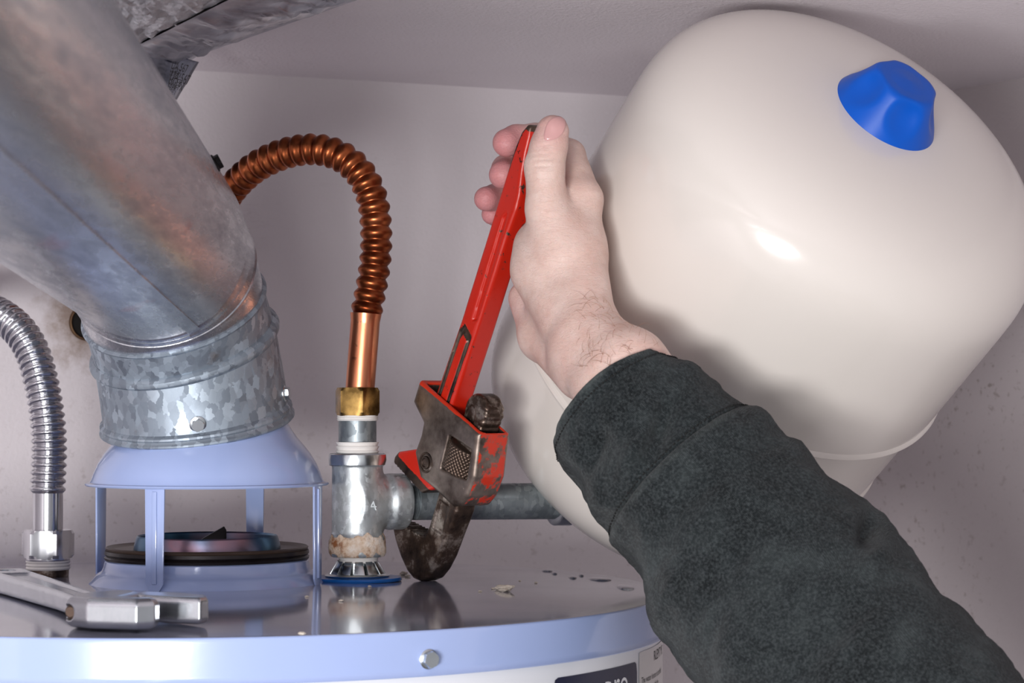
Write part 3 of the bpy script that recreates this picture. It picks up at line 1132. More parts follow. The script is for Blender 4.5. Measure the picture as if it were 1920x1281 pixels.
tank = thing('expansion_tank', port, 'glossy beige expansion tank with a blue valve cap hanging below the ceiling', 'tank')
prof = []
nq = 26
tb = 0.010                                         # where the seam belt runs
for i in range(nq + 1):
    q = math.pi / 2 * (1 - i / nq)
    prof.append((RT * max(0, math.cos(q)) ** (2 / EN), LC + HN * math.sin(q) ** (2 / EN)))
prof[0] = (0, LC + HN)
prof += [(RT, LC * 0.8), (RT, LC * 0.5), (RT, LC * 0.25), (RT, tb + 0.0065), (RT, tb + 0.004)]
prof += [(RT + 0.0012, tb + 0.0028), (RT + 0.0020, tb + 0.001), (RT + 0.0006, tb - 0.0006), (RT - 0.0026, tb - 0.0012), (RT - 0.0034, tb - 0.0035), (RT - 0.0036, tb - 0.006), (RT - 0.0040, -0.030), (RT - 0.0046, -0.0600), (RT - 0.0030, -0.0618), (RT - 0.0026, -0.0636), (RT - 0.0046, -0.0650), (RT - 0.0056, -0.0670), (RT - 0.0056, -0.0960)]
for i in range(1, nq + 1):
    q = math.pi / 2 * (i / nq)
    prof.append(((RT - 0.0056) * max(0, math.cos(q)) ** (2 / EF), -LC - (HF) * math.sin(q) ** (2 / EF)))
prof[-1] = (0, -LC - HF)
lathe('shell', prof, TC, AX, m_beige, tank, 180, sharp=28)
lathe('threaded_port', [(0, -0.002), (0.0150, -0.002), (0.0150, 0.010), (0.0118, 0.010), (0.0118, 0.022), (0, 0.022)], port, -AX, m_zinc, tank, 48)
# blue cap: soft six-lobed frustum
h = 0.0011
X, Y, Z = grid((-0.042, -0.042, -0.006), (0.042, 0.042, 0.036), h)
rr = np.sqrt(X * X + Y * Y)
an = np.arctan2(Y, X)
Hc = 0.0265
prof_r = 0.0345 - 0.0135 * np.clip(Z / Hc, -0.2, 1.1)
d = (rr - prof_r) * 0.88
d = smax(d, Z - Hc + 0.0006 - 0.10 * np.maximum(0, 0.012 - rr), 0.003)
d = smax(d, -0.004 - Z, 0.002)
for k in range(5):
    a = 2 * math.pi * k / 5 + 0.55
    cx, cy = 0.0470 * math.cos(a), 0.0470 * math.sin(a)
    sp = np.sqrt((X - cx) ** 2 + (Y - cy) ** 2 + ((Z - 0.024) * 1.15) ** 2) - 0.0268
    d = smax(d, -sp, 0.0022)
V, Fc = surfnet(d, (X.min(), Y.min(), Z.min()), h)
_, e1, e2 = frame(AX)
cap = fastmesh('valve_cap', place(V, basis(TC + AX * (LC + HN - 0.0005), e1, e2, AX)), Fc, m_blue, tank)
cap['label'] = 'bright blue plastic valve cap with scooped sides'

# ------------------------------------------------------------------ pipe wrench
AL = math.radians(28)
o_ = Vector((-0.65, 0.76, 0)).normalized()
WV = -math.sin(AL) * o_ + math.cos(AL) * Vector((0, 0, 1))
WU = math.cos(AL) * o_ + math.sin(AL) * Vector((0, 0, 1))
WW = Vector((-0.76, -0.65, 0)).normalized()
WO = at(816, 942, 1.465)
MW = basis(WO, WU, WV, WW) @ Matrix.Scale(0.001, 4)      # local units: millimetres
pw = thing('pipe_wrench', WO, 'red handled adjustable pipe wrench with worn steel jaws, gripping the grey pipe', 'wrench')
MWn = np.array(MW)


def put(V):
    return V @ MWn[:3, :3].T + MWn[:3, 3]


# housing: hollow cast frame
h = 0.75
X, Y, Z = grid((-50, 0, -18), (48, 80, 18), h)
po = [(38.5, 70), (38, 54), (22, 47), (20.5, 39), (21, 26), (8, 14), (-10, 14.5), (-30, 14), (-37, 19), (-40.5, 28), (-41, 42), (-32.5, 69)]
d2 = sd_poly(X, Y, po)
out = sd_ext(d2, Z, -13.5, 13.5, 4.0)
inn = sd_ext(sd_poly(X, Y, [(35, 84), (34.5, 56), (17, 46), (-4, 34), (-6, 5), (-33, 5), (-36, 40), (-29, 84)]), Z, -9.6, 9.6, 2.5)
d = smax(out, -inn, 0.8)
win = sd_ext(sd_poly(X, Y, [(-5, 54.5), (-31, 57), (-36, 36), (-30, 34), (-8, 29)]), Z, -30, 30, 0)
d = smax(d, -(win + 1.0), 1.5)
V, Fc = surfnet(d, (X.min(), Y.min(), Z.min()), h)
ho = fastmesh('housing', put(V), Fc, m_steel, pw)
rim = np.clip((V[:, 1] - 67.2) / 1.5, 0, 1)
back = np.clip((-V[:, 0] - 29.0 - np.interp(V[:, 1], [15, 24, 42, 69], [5.5, 8.0, 9.0, 0.5])) / 2.0, 0, 1) * (np.abs(V[:, 2]) < 11.5)
float_attr(ho, 'paint', 0.10 + np.maximum(0.75 * rim, 0.43 * back))
# heel jaw
h = 0.7
X, Y, Z = grid((-16, -4, -15), (44, 34, 15), h)
hp_ = [(38.5, 8.0), (39.5, 12), (37, 17.5), (20, 29), (2, 24), (-11, 18), (3, 5.2)]
d = sd_ext(sd_poly(X, Y, hp_), Z, -11.5, 11.5, 1.2)
tooth = 0.9 * (np.abs(((X * 1.0) / 3.2) % 1.0 - 0.5) * 2)
low = 5.0 + (X - 3) * 0.085
d = smax(d, (low + tooth) - Y, 0.3)
V, Fc = surfnet(d, (X.min(), Y.min(), Z.min()), h)
hj = fastmesh('heel_jaw', put(V), Fc, m_red, pw)
line = 11.0 + (V[:, 0] - 3) * 0.085
float_attr(hj, 'paint', np.clip(0.95 * np.clip((V[:, 1] - line) / 2.0, 0, 1), 0, 1) * np.clip((37.0 - V[:, 0]) / 1.5, 0, 1))
# hook jaw: long shank, threaded top, hooked lower end
h = 0.8
X, Y, Z = grid((-46, -56, -13), (32, 94, 13), h)
hk = [(-27, 78), (-6.5, 78), (-6.5, 26), (-8.5, 4), (-9.5, -12), (-8, -19), (2, -20.5), (20, -24.5), (23.5, -28), (23.5, -33), (17, -39), (7, -45.5), (-3, -50), (-11, -51), (-18, -49), (-23.5, -43.5), (-27, -35), (-29, -24), (-29.5, -8), (-30.5, 10), (-28, 26)]
d = sd_ext(sd_poly(X, Y, hk), Z, -8.2, 8.2, 3.0)
tooth = 1.0 * (np.abs((X / 3.4) % 1.0 - 0.5) * 2)
cut = np.maximum(np.maximum(Y - 40, (-20.2 - 0.20 * (X + 8)) - tooth * 0 - Y), np.maximum(-7.6 - X, X - 40))
d = smax(d, -np.maximum(np.maximum((-21.8 - 0.22 * (X + 7) + tooth) - Y, Y + 12), -6.8 - X), 0.3)
# recessed flat on the shank side
rec = sd_ext(sd_poly(X, Y, [(-12, 9), (-22, 10), (-24, -10), (-14, -11)]), Z, 7.2, 14, 0.3)
d = smax(d, -rec, 0.6)
# rounded top
top = np.sqrt((X + 16.5) ** 2 + (Y - 76) ** 2) - 11.5
top = sd_ext(top, Z, -8.0, 8.0, 3.0)
d = smin(d, top, 1.0)
thr = 1.5 * (np.abs((Y / 5.0) % 1.0 - 0.5) * 2 - 0.45)
back_thr = np.maximum(np.maximum(-26.2 + thr * 1.3 - 0.0 - X, 42 - Y), -1e3)
edge = np.where((Y > 56) & (X < -20), thr * 0.9, 0)
d = d + edge * 0.7
rec = np.sqrt((X + 13) ** 2 + ((Y - 70) * 0.6) ** 2) - 5.0
d = smax(d, -np.maximum(rec, 5.8 - Z), 0.8)
V, Fc = surfnet(d, (X.min(), Y.min(), Z.min()), h)
fastmesh('hook_jaw', put(V), Fc, m_dark, pw)
# adjusting nut with knurling
nu_c = Vector((-17.0, 0, 0))
V, Fc = [], []
N, K = 288, 36
for k in range(K + 1):
    v = 32.5 + 19.0 * k / K
    e = min(k, K - k) / K
    base = 15.6 - (1.6 if k in (0, K) else (0.5 if k in (1, K - 1) else 0))
    for i in range(N):
        a = 2 * math.pi * i / N
        kn = min(abs(((i / N * 36 + k / K * 6.0) % 1) - 0.5), abs(((i / N * 36 - k / K * 6.0) % 1) - 0.5)) * 2
        rr_ = base + (1.3 * (kn - 0.5) if 1 < k < K - 1 else 0)
        V.append(MW @ Vector((-17.5 + rr_ * math.cos(a), v, rr_ * math.sin(a))))
for k in range(K):
    for i in range(N):
        j = (i + 1) % N
        Fc.append((k * N + i, (k + 1) * N + i, (k + 1) * N + j, k * N + j))
Fc.append(tuple(range(N)))
Fc.append(tuple(K * N + i for i in range(N - 1, -1, -1)))
mesh_obj('adjusting_nut', V, Fc, m_knurl, pw, sharp=50)
# pin
pn = lathe('pivot_pin', [(0, -14.4), (4.2, -14.4), (4.6, -13.2), (4.6, 13.2), (4.2, 14.6), (3.0, 14.6), (2.6, 14.0), (0, 14.0)], (0, 0, 0), (0, 0, 1), m_dark, None, 32)
for v in pn.data.vertices:
    v.co = MW @ (v.co + Vector((6.0, 26.5, 0)))
setparent(pn, pw)
lp = lathe('pin_boss', [(5.0, 13.2), (5.4, 14.0), (6.6, 14.0), (7.2, 13.0)], (0, 0, 0), (0, 0, 1), m_dark, None, 32)
for v in lp.data.vertices:
    v.co = MW @ (v.co + Vector((6.0, 26.5, 0)))
setparent(lp, pn)
# handle
h = 0.85
X, Y, Z = grid((-4, 44, -13), (36, 264, 13), h)
left = np.interp(Y, [44, 68, 120, 160, 200, 225, 240, 250, 258], [24.0, 24.0, 23.5, 25.0, 26.5, 27.5, 28.2, 27.4, 23.5])
right = np.interp(Y, [44, 68, 120, 160, 185, 205, 215, 228, 240, 250, 258], [6.0, 6.0, 6.5, 7.5, 8.5, 8.0, 9.5, 14.0, 17.0, 18.5, 21.0])
d2 = np.maximum(np.maximum(X - left, right - X), Y - 256.5)
wid = np.interp(Y, [44, 120, 200, 230, 258], [8.6, 8.2, 7.6, 7.2, 6.4])
a_, b_ = d2 + 2.6, np.abs(Z) - wid + 2.6
d = np.minimum(np.maximum(a_, b_), 0) + np.sqrt(np.maximum(a_, 0) ** 2 + np.maximum(b_, 0) ** 2) - 2.6
az = np.abs(Z)
frame_ = sd_poly(X, Y, [(9.0, 40), (21.2, 40), (21.2, 114), (18.5, 120), (9.0, 116)])
panel = sd_poly(X, Y, [(11.4, 38), (18.8, 38), (18.8, 111), (17.2, 115), (11.4, 112)])
groove = np.maximum(np.maximum(frame_, -panel), 6.6 - az)
d = smax(d, -groove, 0.5)
chan = sd_poly(X, Y, [(9.5, 128), (13.2, 126), (15.0, 150), (17.0, 196), (14.5, 200), (11.5, 170)])
d = smax(d, -np.maximum(chan, (wid - 1.6) - az), 1.4)
V, Fc = surfnet(d, (X.min(), Y.min(), Z.min()), h)
hd = fastmesh('handle', put(V), Fc, m_red, pw)
fr = sd_poly(V[:, 0], V[:, 1], [(9.0, 40), (21.2, 40), (21.2, 114), (18.5, 120), (9.0, 116)])
pa_ = sd_poly(V[:, 0], V[:, 1], [(11.4, 38), (18.8, 38), (18.8, 111), (17.2, 115), (11.4, 112)])
ingr = (fr < 0.4) & (pa_ > -0.4) & (np.abs(V[:, 2]) > 5.5)
lft = np.interp(V[:, 1], [44, 68, 120, 160, 200, 225, 240, 250, 258], [24.0, 24.0, 23.5, 25.0, 26.5, 27.5, 28.2, 27.4, 23.5])
edge = (V[:, 0] > lft - 1.3) & (np.abs(V[:, 2]) < 7.5)
paint = np.where(ingr, 0.0, 0.615)
paint = np.where(edge, 0.51, paint)
paint = np.where((V[:, 1] > 226) & (V[:, 0] > lft - 2.2), 0.12, paint)
paint = np.where(V[:, 1] > 253.5, 0.3, paint)
float_attr(hd, 'paint', paint)

# ------------------------------------------------------------------ the person: hand and forearm
PX = 1 / 3070.0                  # metres per photo pixel near the hand


def hp3(px, py, y):
    v = at(px, py, y)
    return (v.x, v.y, v.z)


vox = 0.00125
LO = np.array((-0.045, 1.215, EYE - 0.075))
HI = np.array((0.135, 1.49, EYE + 0.195))
GX, GY, GZ = [np.arange(LO[i], HI[i], vox, dtype=np.float32) for i in range(3)]
SH = (len(GX), len(GY), len(GZ))


def stamp(Fg, prims, k):
    for a, b, ra, rb in prims:
        a, b = hp3(*a), hp3(*b)
        ra, rb = ra * PX, rb * PX
        m = max(ra, rb) + 0.016
        sl = []
        for i, ax in enumerate((GX, GY, GZ)):
            i0 = int(np.clip(np.searchsorted(ax, min(a[i], b[i]) - m), 0, len(ax)))
            i1 = int(np.clip(np.searchsorted(ax, max(a[i], b[i]) + m), 0, len(ax)))
            sl.append(slice(i0, i1))
        sl = tuple(sl)
        X = GX[sl[0]][:, None, None]
        Y = GY[sl[1]][None, :, None]
        Z = GZ[sl[2]][None, None, :]
        d = cone_sd(X, Y, Z, a, b, ra, rb).astype(np.float32)
        Fg[sl] = smin(Fg[sl], d, k)


palm = np.full(SH, 0.05, np.float32)
stamp(palm, [
    # index side of the back of the hand, then the other metacarpals
    ((1090, 378, 1.374), (1082, 470, 1.366), 37, 52), ((1082, 470, 1.366), (1102, 590, 1.340), 52, 50),
    ((1082, 420, 1.392), (1090, 585, 1.358), 40, 46), ((1066, 455, 1.406), (1075, 600, 1.370), 38, 46), ((1046, 492, 1.418), (1055, 615, 1.378), 34, 44),
    # ball of the thumb and heel of the hand
    ((1012, 462, 1.378), (1018, 505, 1.374), 50, 56), ((1018, 505, 1.374), (1068, 600, 1.348), 56, 54),
    ((988, 560, 1.404), (1018, 632, 1.386), 36, 42), ((1018, 632, 1.386), (1092, 700, 1.338), 42, 50),
    ((1050, 560, 1.375), (1110, 650, 1.336), 60, 58),
    # wrist and forearm
    ((1110, 630, 1.332), (1186, 682, 1.305), 56, 58), ((1085, 668, 1.338), (1142, 730, 1.312), 50, 60), ((1100, 650, 1.335), (1164, 706, 1.308), 60, 64),
    ((1186, 682, 1.305), (1345, 880, 1.286), 58, 74), ((1142, 730, 1.312), (1280, 925, 1.290), 60, 74), ((1164, 706, 1.308), (1310, 905, 1.288), 64, 84),
], 0.009)
# thumb, laid along the handle, nail towards the camera
stamp(palm, [((1052, 470, 1.362), (1026, 392, 1.360), 56, 40)], 0.012)
stamp(palm, [((1026, 392, 1.360), (1021, 312, 1.358), 39, 36), ((1021, 312, 1.358), (1029, 275, 1.357), 36, 33), ((1029, 275, 1.357), (1036, 247, 1.356), 33.5, 31)], 0.004)
FING = [
    [((1092, 372, 1.375), 36), ((1068, 291, 1.402), 30), ((1005, 258, 1.420), 27.5), ((968, 262, 1.415), 28.5), ((950, 268, 1.408), 27.5)],
    [((1084, 412, 1.392), 35), ((1046, 332, 1.436), 31), ((985, 314, 1.440), 28), ((950, 318, 1.424), 29), ((943, 328, 1.412), 27.5)],
    [((1068, 452, 1.406), 34), ((1030, 390, 1.452), 30), ((965, 368, 1.456), 27), ((930, 371, 1.444), 27), ((912, 373, 1.434), 24.5)],
    [((1048, 490, 1.418), 30), ((1010, 440, 1.456), 26), ((955, 412, 1.460), 23), ((934, 404, 1.452), 22), ((922, 402, 1.447), 20.5)],
]
body = palm.copy()
for fg in FING:
    G = np.full(SH, 0.05, np.float32)
    stamp(G, [(fg[i][0], fg[i + 1][0], fg[i][1], fg[i + 1][1]) for i in range(4)], 0.0025)
    body = np.minimum(body, smin(palm, G, 0.007))
# creases on the back of the thumb joint and at the wrist
def crease(px0, py0, px1, py1, y, depth, wid):
    a, b = hp3(px0, py0, y), hp3(px1, py1, y)
    m = 0.006
    sl = []
    for i, ax in enumerate((GX, GY, GZ)):
        i0 = int(np.searchsorted(ax, min(a[i], b[i]) - m)) if i != 1 else int(np.searchsorted(ax, y - 0.03))
        i1 = int(np.searchsorted(ax, max(a[i], b[i]) + m)) if i != 1 else int(np.searchsorted(ax, y + 0.03))
        sl.append(slice(i0, i1))
    sl = tuple(sl)
    X, Z = GX[sl[0]][:, None, None], GZ[sl[2]][None, None, :]
    ex, ez = b[0] - a[0], b[2] - a[2]
    t_ = np.clip(((X - a[0]) * ex + (Z - a[2]) * ez) / (ex * ex + ez * ez), 0, 1)
    dd = (X - a[0] - t_ * ex) ** 2 + (Z - a[2] - t_ * ez) ** 2
    body[sl] += depth * np.exp(-dd / wid ** 2) * np.sin(np.pi * np.clip(t_, 0.08, 0.92)) * np.ones((1, sl[1].stop - sl[1].start, 1), np.float32)


for q in ((994, 290, 1046, 288), (990, 302, 1052, 296), (996, 280, 1038, 277), (990, 312, 1040, 310)):
    crease(*q, 1.347, 0.0015, 0.0012)
V, Fc = surfnet(body.astype(np.float64), LO, vox)
person = fastmesh('person', V, Fc, m_skin)
tag(person, 'right hand and forearm in a dark jacket sleeve gripping the red wrench handle', 'person')
flush = np.zeros(len(V))
for fg in FING:
    p = np.array(hp3(*fg[-1][0]))
    flush = np.maximum(flush, 0.85 * np.clip(1.35 - np.linalg.norm(V - p, axis=1) / 0.020, 0, 1))
p = np.array(hp3(1030, 245, 1.352))
flush = np.maximum(flush, 0.35 * np.clip(1.3 - np.linalg.norm(V - p, axis=1) / 0.015, 0, 1))
p = np.array(hp3(985, 590, 1.40))
flush = np.maximum(flush, 0.25 * np.clip(1.3 - np.linalg.norm(V - p, axis=1) / 0.022, 0, 1))
float_attr(person, 'flush', flush)
bvh = BVHTree.FromPolygons([Vector(v) for v in V.tolist()], Fc.tolist())
EYEV = Vector((0, 0, EYE))


def hit(px, py):
    r_ = ray(px, py).normalized()
    return bvh.ray_cast(EYEV, r_)


# thumb nail: a plate that follows the thumb
V2, F2 = [], []
NR, NA = 8, 36
ok = True
for j in range(NR + 1):
    for i in range(NA):
        a = 2 * math.pi * i / NA
        ca, sa = math.cos(a), math.sin(a)
        q = (abs(ca) ** 3.0 + abs(sa) ** 3.0) ** (-1 / 3.0)
        u, v = 21.5 * q * ca * j / NR, 24.5 * q * sa * j / NR
        tl = math.radians(14)
        px = 1041 + u * math.cos(tl) - v * math.sin(tl) * -1
        py = 240 - (v * math.cos(tl) - u * math.sin(tl) * -1)
        loc, nrm, _, _ = hit(px, py)
        if loc is None:
            loc, nrm, _, _ = bvh.find_nearest(at(px, py, 1.352))
        lift = 0.0007 if j < NR else -0.0004
        V2.append(loc + nrm * lift)
for j in range(NR):
    for i in range(NA):
        k = (i + 1) % NA
        F2.append((j * NA + i, (j + 1) * NA + i, (j + 1) * NA + k, j * NA + k))
mesh_obj('thumbnail', V2, F2, m_nail, person, sharp=None)
# arm hair at the wrist
V2, F2 = [], []
rh = random.Random(5)
for k in range(120):
    px, py = rh.uniform(1085, 1235), rh.uniform(555, 690)
    loc, nrm, _, _ = hit(px, py)
    if loc is None:
        continue
    dr = Vector((rh.uniform(-1, 0.3), rh.uniform(-0.2, 0.2), rh.uniform(-0.2, 1.0)))
    dr = (dr - dr.dot(nrm) * nrm).normalized()
    sd_ = dr.cross(nrm) * rh.uniform(-0.6, 0.6)
    L = rh.uniform(0.004, 0.011)
    pts = [loc + dr * L * t_ + sd_ * L * t_ * t_ + nrm * (0.0028 * math.sin(math.pi * min(1, t_ * 0.8)) * L / 0.01) for t_ in (0, 0.25, 0.5, 0.75, 1)]
    a_, b_ = sweep_geo(pts, [0.00007, 0.00007, 0.00006, 0.00005, 0.00002], 4, False)
    off = len(V2)
    V2 += a_
    F2 += [tuple(i + off for i in f) for f in b_]
hr = mesh_obj('arm_hair', V2, F2, m_hair, person, sharp=None)
hr['kind'] = 'stuff'

# ------------------------------------------------------------------ jacket sleeve
SL = [(1138, 742, 1.303, 128), (1172, 782, 1.300, 152), (1215, 828, 1.297, 166), (1270, 884, 1.292, 170), (1330, 950, 1.286, 186), (1398, 1026, 1.276, 212), (1466, 1112, 1.262, 224), (1538, 1202, 1.246, 236), (1612, 1296, 1.228, 246), (1700, 1410, 1.206, 250), (1800, 1540, 1.180, 250), (1900, 1670, 1.150, 250)]
sp = [at(x, y, d) for x, y, d, _ in SL]
NS = 220
CP, SLEN = resample(sp, NS)
# radius by arc position
acc = [0]
for i in range(1, len(sp)):
    acc.append(acc[-1] + (sp[i] - sp[i - 1]).length)
rad_in = [hw * d / F for _, _, d, hw in SL]


def s_rad(s):
    return float(np.interp(s * acc[-1], acc, rad_in))


ax0 = (CP[3] - CP[0]).normalized()


def sleeve_pt(s, th, extra=0.0):
    """s 0..1 along the arm, th around it (0 = towards the camera, + = towards the lower left edge)"""
    s = s + 0.010 - 0.030 * math.cos(th) * math.exp(-max(0.0, s) / 0.35)
    x = s * (NS - 1)
    i = int(min(NS - 2, max(0, math.floor(x))))
    c = CP[i] + (CP[i + 1] - CP[i]) * (x - i)
    T = (CP[min(NS - 1, i + 2)] - CP[max(0, i - 2)]).normalized()
    cam_dir = Vector((0, -1, 0))
    e1 = (cam_dir - cam_dir.dot(T) * T).normalized()
    e2 = T.cross(e1)
    r0 = s_rad(s)
    # folds
    d = 0.0
    for s0, t0, ss, ts, A_, sl in FOLDS:
        dt = (th - t0 + math.pi) % (2 * math.pi) - math.pi
        ds = s - s0 - sl * dt
        d += 1.25 * A_ * math.exp(-(ds / ss) ** 2 - (dt / ts) ** 2)
    q = Vector((math.cos(th) * 1.6, math.sin(th) * 1.6, s * 14))
    d += 0.0024 * noise.noise(q) + 0.0014 * noise.noise(q * 2.7) + 0.0006 * noise.noise(q * 6.5)
    rr_ = r0 + d + extra
    return c + rr_ * (math.cos(th) * e1 * 0.92 + math.sin(th) * e2), d


FOLDS = []
SEAM = 0.168
for f_ in [
    # s, theta, width along, width around, height, slant
    (0.060, 0.55, 0.020, 0.30, -0.0065, 0.02), (0.10, -0.35, 0.022, 0.34, -0.0075, 0.05), (0.115, 0.30, 0.020, 0.32, 0.0045, 0.03), (0.13, -0.05, 0.02, 0.25, -0.005, 0.04), (0.075, 1.35, 0.030, 0.30, -0.0045, 0.0),
    (0.125, 1.05, 0.030, 0.30, 0.0040, 0.0), (0.06, -1.2, 0.03, 0.35, 0.003, 0.02),
    (0.205, -0.9, 0.030, 0.55, 0.0035, 0.03), (0.24, 1.45, 0.040, 0.30, -0.0050, 0.02), (0.27, -1.35, 0.024, 0.40, 0.0040, 0.02), (0.33, -1.55, 0.030, 0.45, -0.0035, 0.03),
    (0.30, 0.4, 0.035, 0.9, 0.0020, 0.06), (0.38, 0.1, 0.030, 0.8, -0.0022, 0.07), (0.46, -1.0, 0.020, 0.28, -0.0070, 0.10), (0.50, -0.9, 0.028, 0.45, 0.0040, 0.10),
    (0.42, -1.50, 0.03, 0.35, 0.0018, 0.03), (0.52, 0.9, 0.04, 0.6, 0.0030, 0.05), (0.58, -1.5, 0.030, 0.35, -0.0045, 0.02), (0.62, 0.2, 0.03, 0.7, -0.0030, 0.08), (0.66, 0.3, 0.03, 0.7, 0.0030, 0.08), (0.34, 1.3, 0.05, 0.4, 0.0030, 0.02)]:
    FOLDS.append(f_)
NTH = 150


def sleeve_part(name, svals, extras, mat, parent):
    V_, F_, wr = [], [], []
    for s, ex in zip(svals, extras):
        for k in range(NTH):
            th = 2 * math.pi * k / NTH
            ss = s
            if abs(s - SEAM) < 0.03:
                ss = s
            p, d = sleeve_pt(ss, th, ex)
            V_.append(p)
            wr.append(0)
    for i in range(len(svals) - 1):
        for k in range(NTH):
            j = (k + 1) % NTH
            F_.append((i * NTH + k, i * NTH + j, (i + 1) * NTH + j, (i + 1) * NTH + k))
    o = mesh_obj(name, V_, F_, mat, parent, sharp=None)
    return o


slv = sleeve_part('jacket_sleeve', [SEAM + 0.006, SEAM + 0.001, SEAM - 0.002, SEAM - 0.001, SEAM + 0.002, SEAM + 0.007] + [SEAM + 0.012 + (0.985 - SEAM - 0.012) * k / 150 for k in range(151)] + [0.985, 0.985],
                  [-0.003, -0.0012, 0.0006, 0.0022, 0.0032, 0.0036] + [0.0036 - 0.0020 * min(1, k / 14) for k in range(151)] + [-0.010, -0.055], m_cloth, person)
slv['label'] = 'dark green grey canvas jacket sleeve'
sv = [0.06, 0.04, 0.02, 0.008, 0.001, -0.0, 0.001, 0.004]
ex = [-0.0035, -0.0030, -0.0026, -0.0022, -0.0016, -0.0006, 0.0004, 0.0008]
sv += [0.008 + (SEAM + 0.006 - 0.008) * k / 44 for k in range(45)]
ex += [0.0008 - 0.0006 * min(1, k / 5) - (0.0014 if k > 41 else 0) for k in range(45)]
cuff = sleeve_part('cuff', sv, ex, m_cloth, slv)
cuff['label'] = 'stitched cuff of the jacket sleeve'
for o_c in (slv, cuff):
    n_ = len(o_c.data.vertices)
    float_attr(o_c, 'wear', np.zeros(n_))
wv_ = np.zeros(len(cuff.data.vertices))
wv_[3 * NTH:8 * NTH] = 0.30
cuff.data.attributes['wear'].data.foreach_set('value', wv_.astype(np.float32))
wv_ = np.zeros(len(slv.data.vertices))
wv_[2 * NTH:6 * NTH] = 0.14
slv.data.attributes['wear'].data.foreach_set('value', wv_.astype(np.float32))
# stitches along the cuff edge and the seam
V2, F2 = [], []
for s0, off in ((0.0155, 0.0008), (SEAM - 0.0085, 0.0004)):
    n_st = 110
    for k in range(n_st):
        t0 = 2 * math.pi * k / n_st
        t1 = t0 + 2 * math.pi / n_st * 0.62
        pts = [sleeve_pt(s0, t0 + (t1 - t0) * u, off + 0.00035 * math.sin(math.pi * u) - 0.0001)[0] for u in (0, 0.25, 0.5, 0.75, 1)]
        a_, b_ = sweep_geo(pts, [0.0002, 0.0005, 0.00055, 0.0005, 0.0002], 6, False)
        o0 = len(V2)
        V2 += a_
        F2 += [tuple(i + o0 for i in f) for f in b_]
sti = mesh_obj('stitching', V2, F2, m_thread, slv, sharp=None)
sti['kind'] = 'stuff'

# ------------------------------------------------------------------ adjustable wrench lying on the pan
aw_c = atz(242, 1133, EYE - 0.1045)
J = Vector((0.955, -0.297, 0)).normalized()
Q = Vector((0.297, 0.955, 0)).normalized()
rr_ = math.hypot(aw_c.x - HX, aw_c.y - HY)
zb_ = panz(max(0.0, rr_ - 0.03))
aw = thing('adjustable_wrench', (aw_c.x, aw_c.y, zb_), 'satin chrome adjustable wrench lying on the heater pan', 'wrench')
MA = basis((aw_c.x, aw_c.y, zb_), J, Q, (0, 0, 1)) @ Matrix.Scale(0.001, 4)
MAn = np.array(MA)


def puta(V):
    return V @ MAn[:3, :3].T + MAn[:3, 3]


h = 0.8
X, Y, Z = grid((-46, -30, -2), (44, 48, 22), h)
bp = [(-30, -14), (-14, -21), (14, -19), (21, -12), (20, -4), (-2, -1), (-4, 24), (-14, 36), (-27, 32), (-35, 12), (-35, -2)]
d = sd_ext(sd_poly(X, Y, bp), Z, 0, 16.5, 5.0)
cyl = np.sqrt((X + 28) ** 2 + (Z - 8) ** 2) - 4.2
d = smax(d, -np.maximum(cyl, Y + 10), 0.8)
V, Fc = surfnet(d, (X.min(), Y.min(), Z.min()), h)
fastmesh('head', puta(V), Fc, m_wrench, aw)
mj = [(-1, 14), (24, 9), (37, 9), (38, 17), (32, 29), (10, 38), (-10, 39), (-12, 26)]
d = sd_ext(sd_poly(X, Y, mj), Z, 1.2, 15.6, 3.2)
V, Fc = surfnet(d, (X.min(), Y.min(), Z.min()), h)
fastmesh('movable_jaw', puta(V), Fc, m_wrench, aw)
wo = sweep('worm_screw', [MA @ Vector((-28, y, 8)) for y in (-12.5, -11.8, -4, 4)], [0.0026, 0.0034, 0.0034, 0.0034], m_knurl, aw, 24)
hd_ = Vector((-0.45, 0.89, 0.012)).normalized()
hu, hv = hd_.dot(J), hd_.dot(Q)
Xh = X
L_ = 215.0
X, Y, Z = grid((-14, -16, 0), (L_ + 14, 16, 17), 1.0)
wid = np.interp(X, [-14, 0, 20, 60, L_ - 30, L_], [14, 13, 10.5, 9.5, 12.5, 13])
zlo = np.interp(X, [0, 30, L_], [1.0, 2.0, 0.6])
d2 = np.maximum(np.abs(Y) - wid, np.maximum(-12 - X, X - L_))
a_, b_ = d2 + 2.2, np.maximum(Z - 13.0, zlo - Z) + 2.2
d = np.minimum(np.maximum(a_, b_), 0) + np.sqrt(np.maximum(a_, 0) ** 2 + np.maximum(b_, 0) ** 2) - 2.2
d = smax(d, -np.maximum(np.maximum(np.abs(Y) - (wid - 4.5), np.maximum(14 - X, X - (L_ - 32))), 11.4 - Z), 0.8)
d = smax(d, -(np.sqrt((X - L_ + 13) ** 2 + Y * Y) - 5.5), 0.8)
V, Fc = surfnet(d, (X.min(), Y.min(), Z.min()), 1.0)
MH = basis(MA @ Vector((-22, 12, 0)), hd_, Vector((-hd_.y, hd_.x, 0)), hd_.cross(Vector((-hd_.y, hd_.x, 0)))) @ Matrix.Scale(0.001, 4)
MHn = np.array(MH)
fastmesh('handle', V @ MHn[:3, :3].T + MHn[:3, 3], Fc, m_wrench, aw)

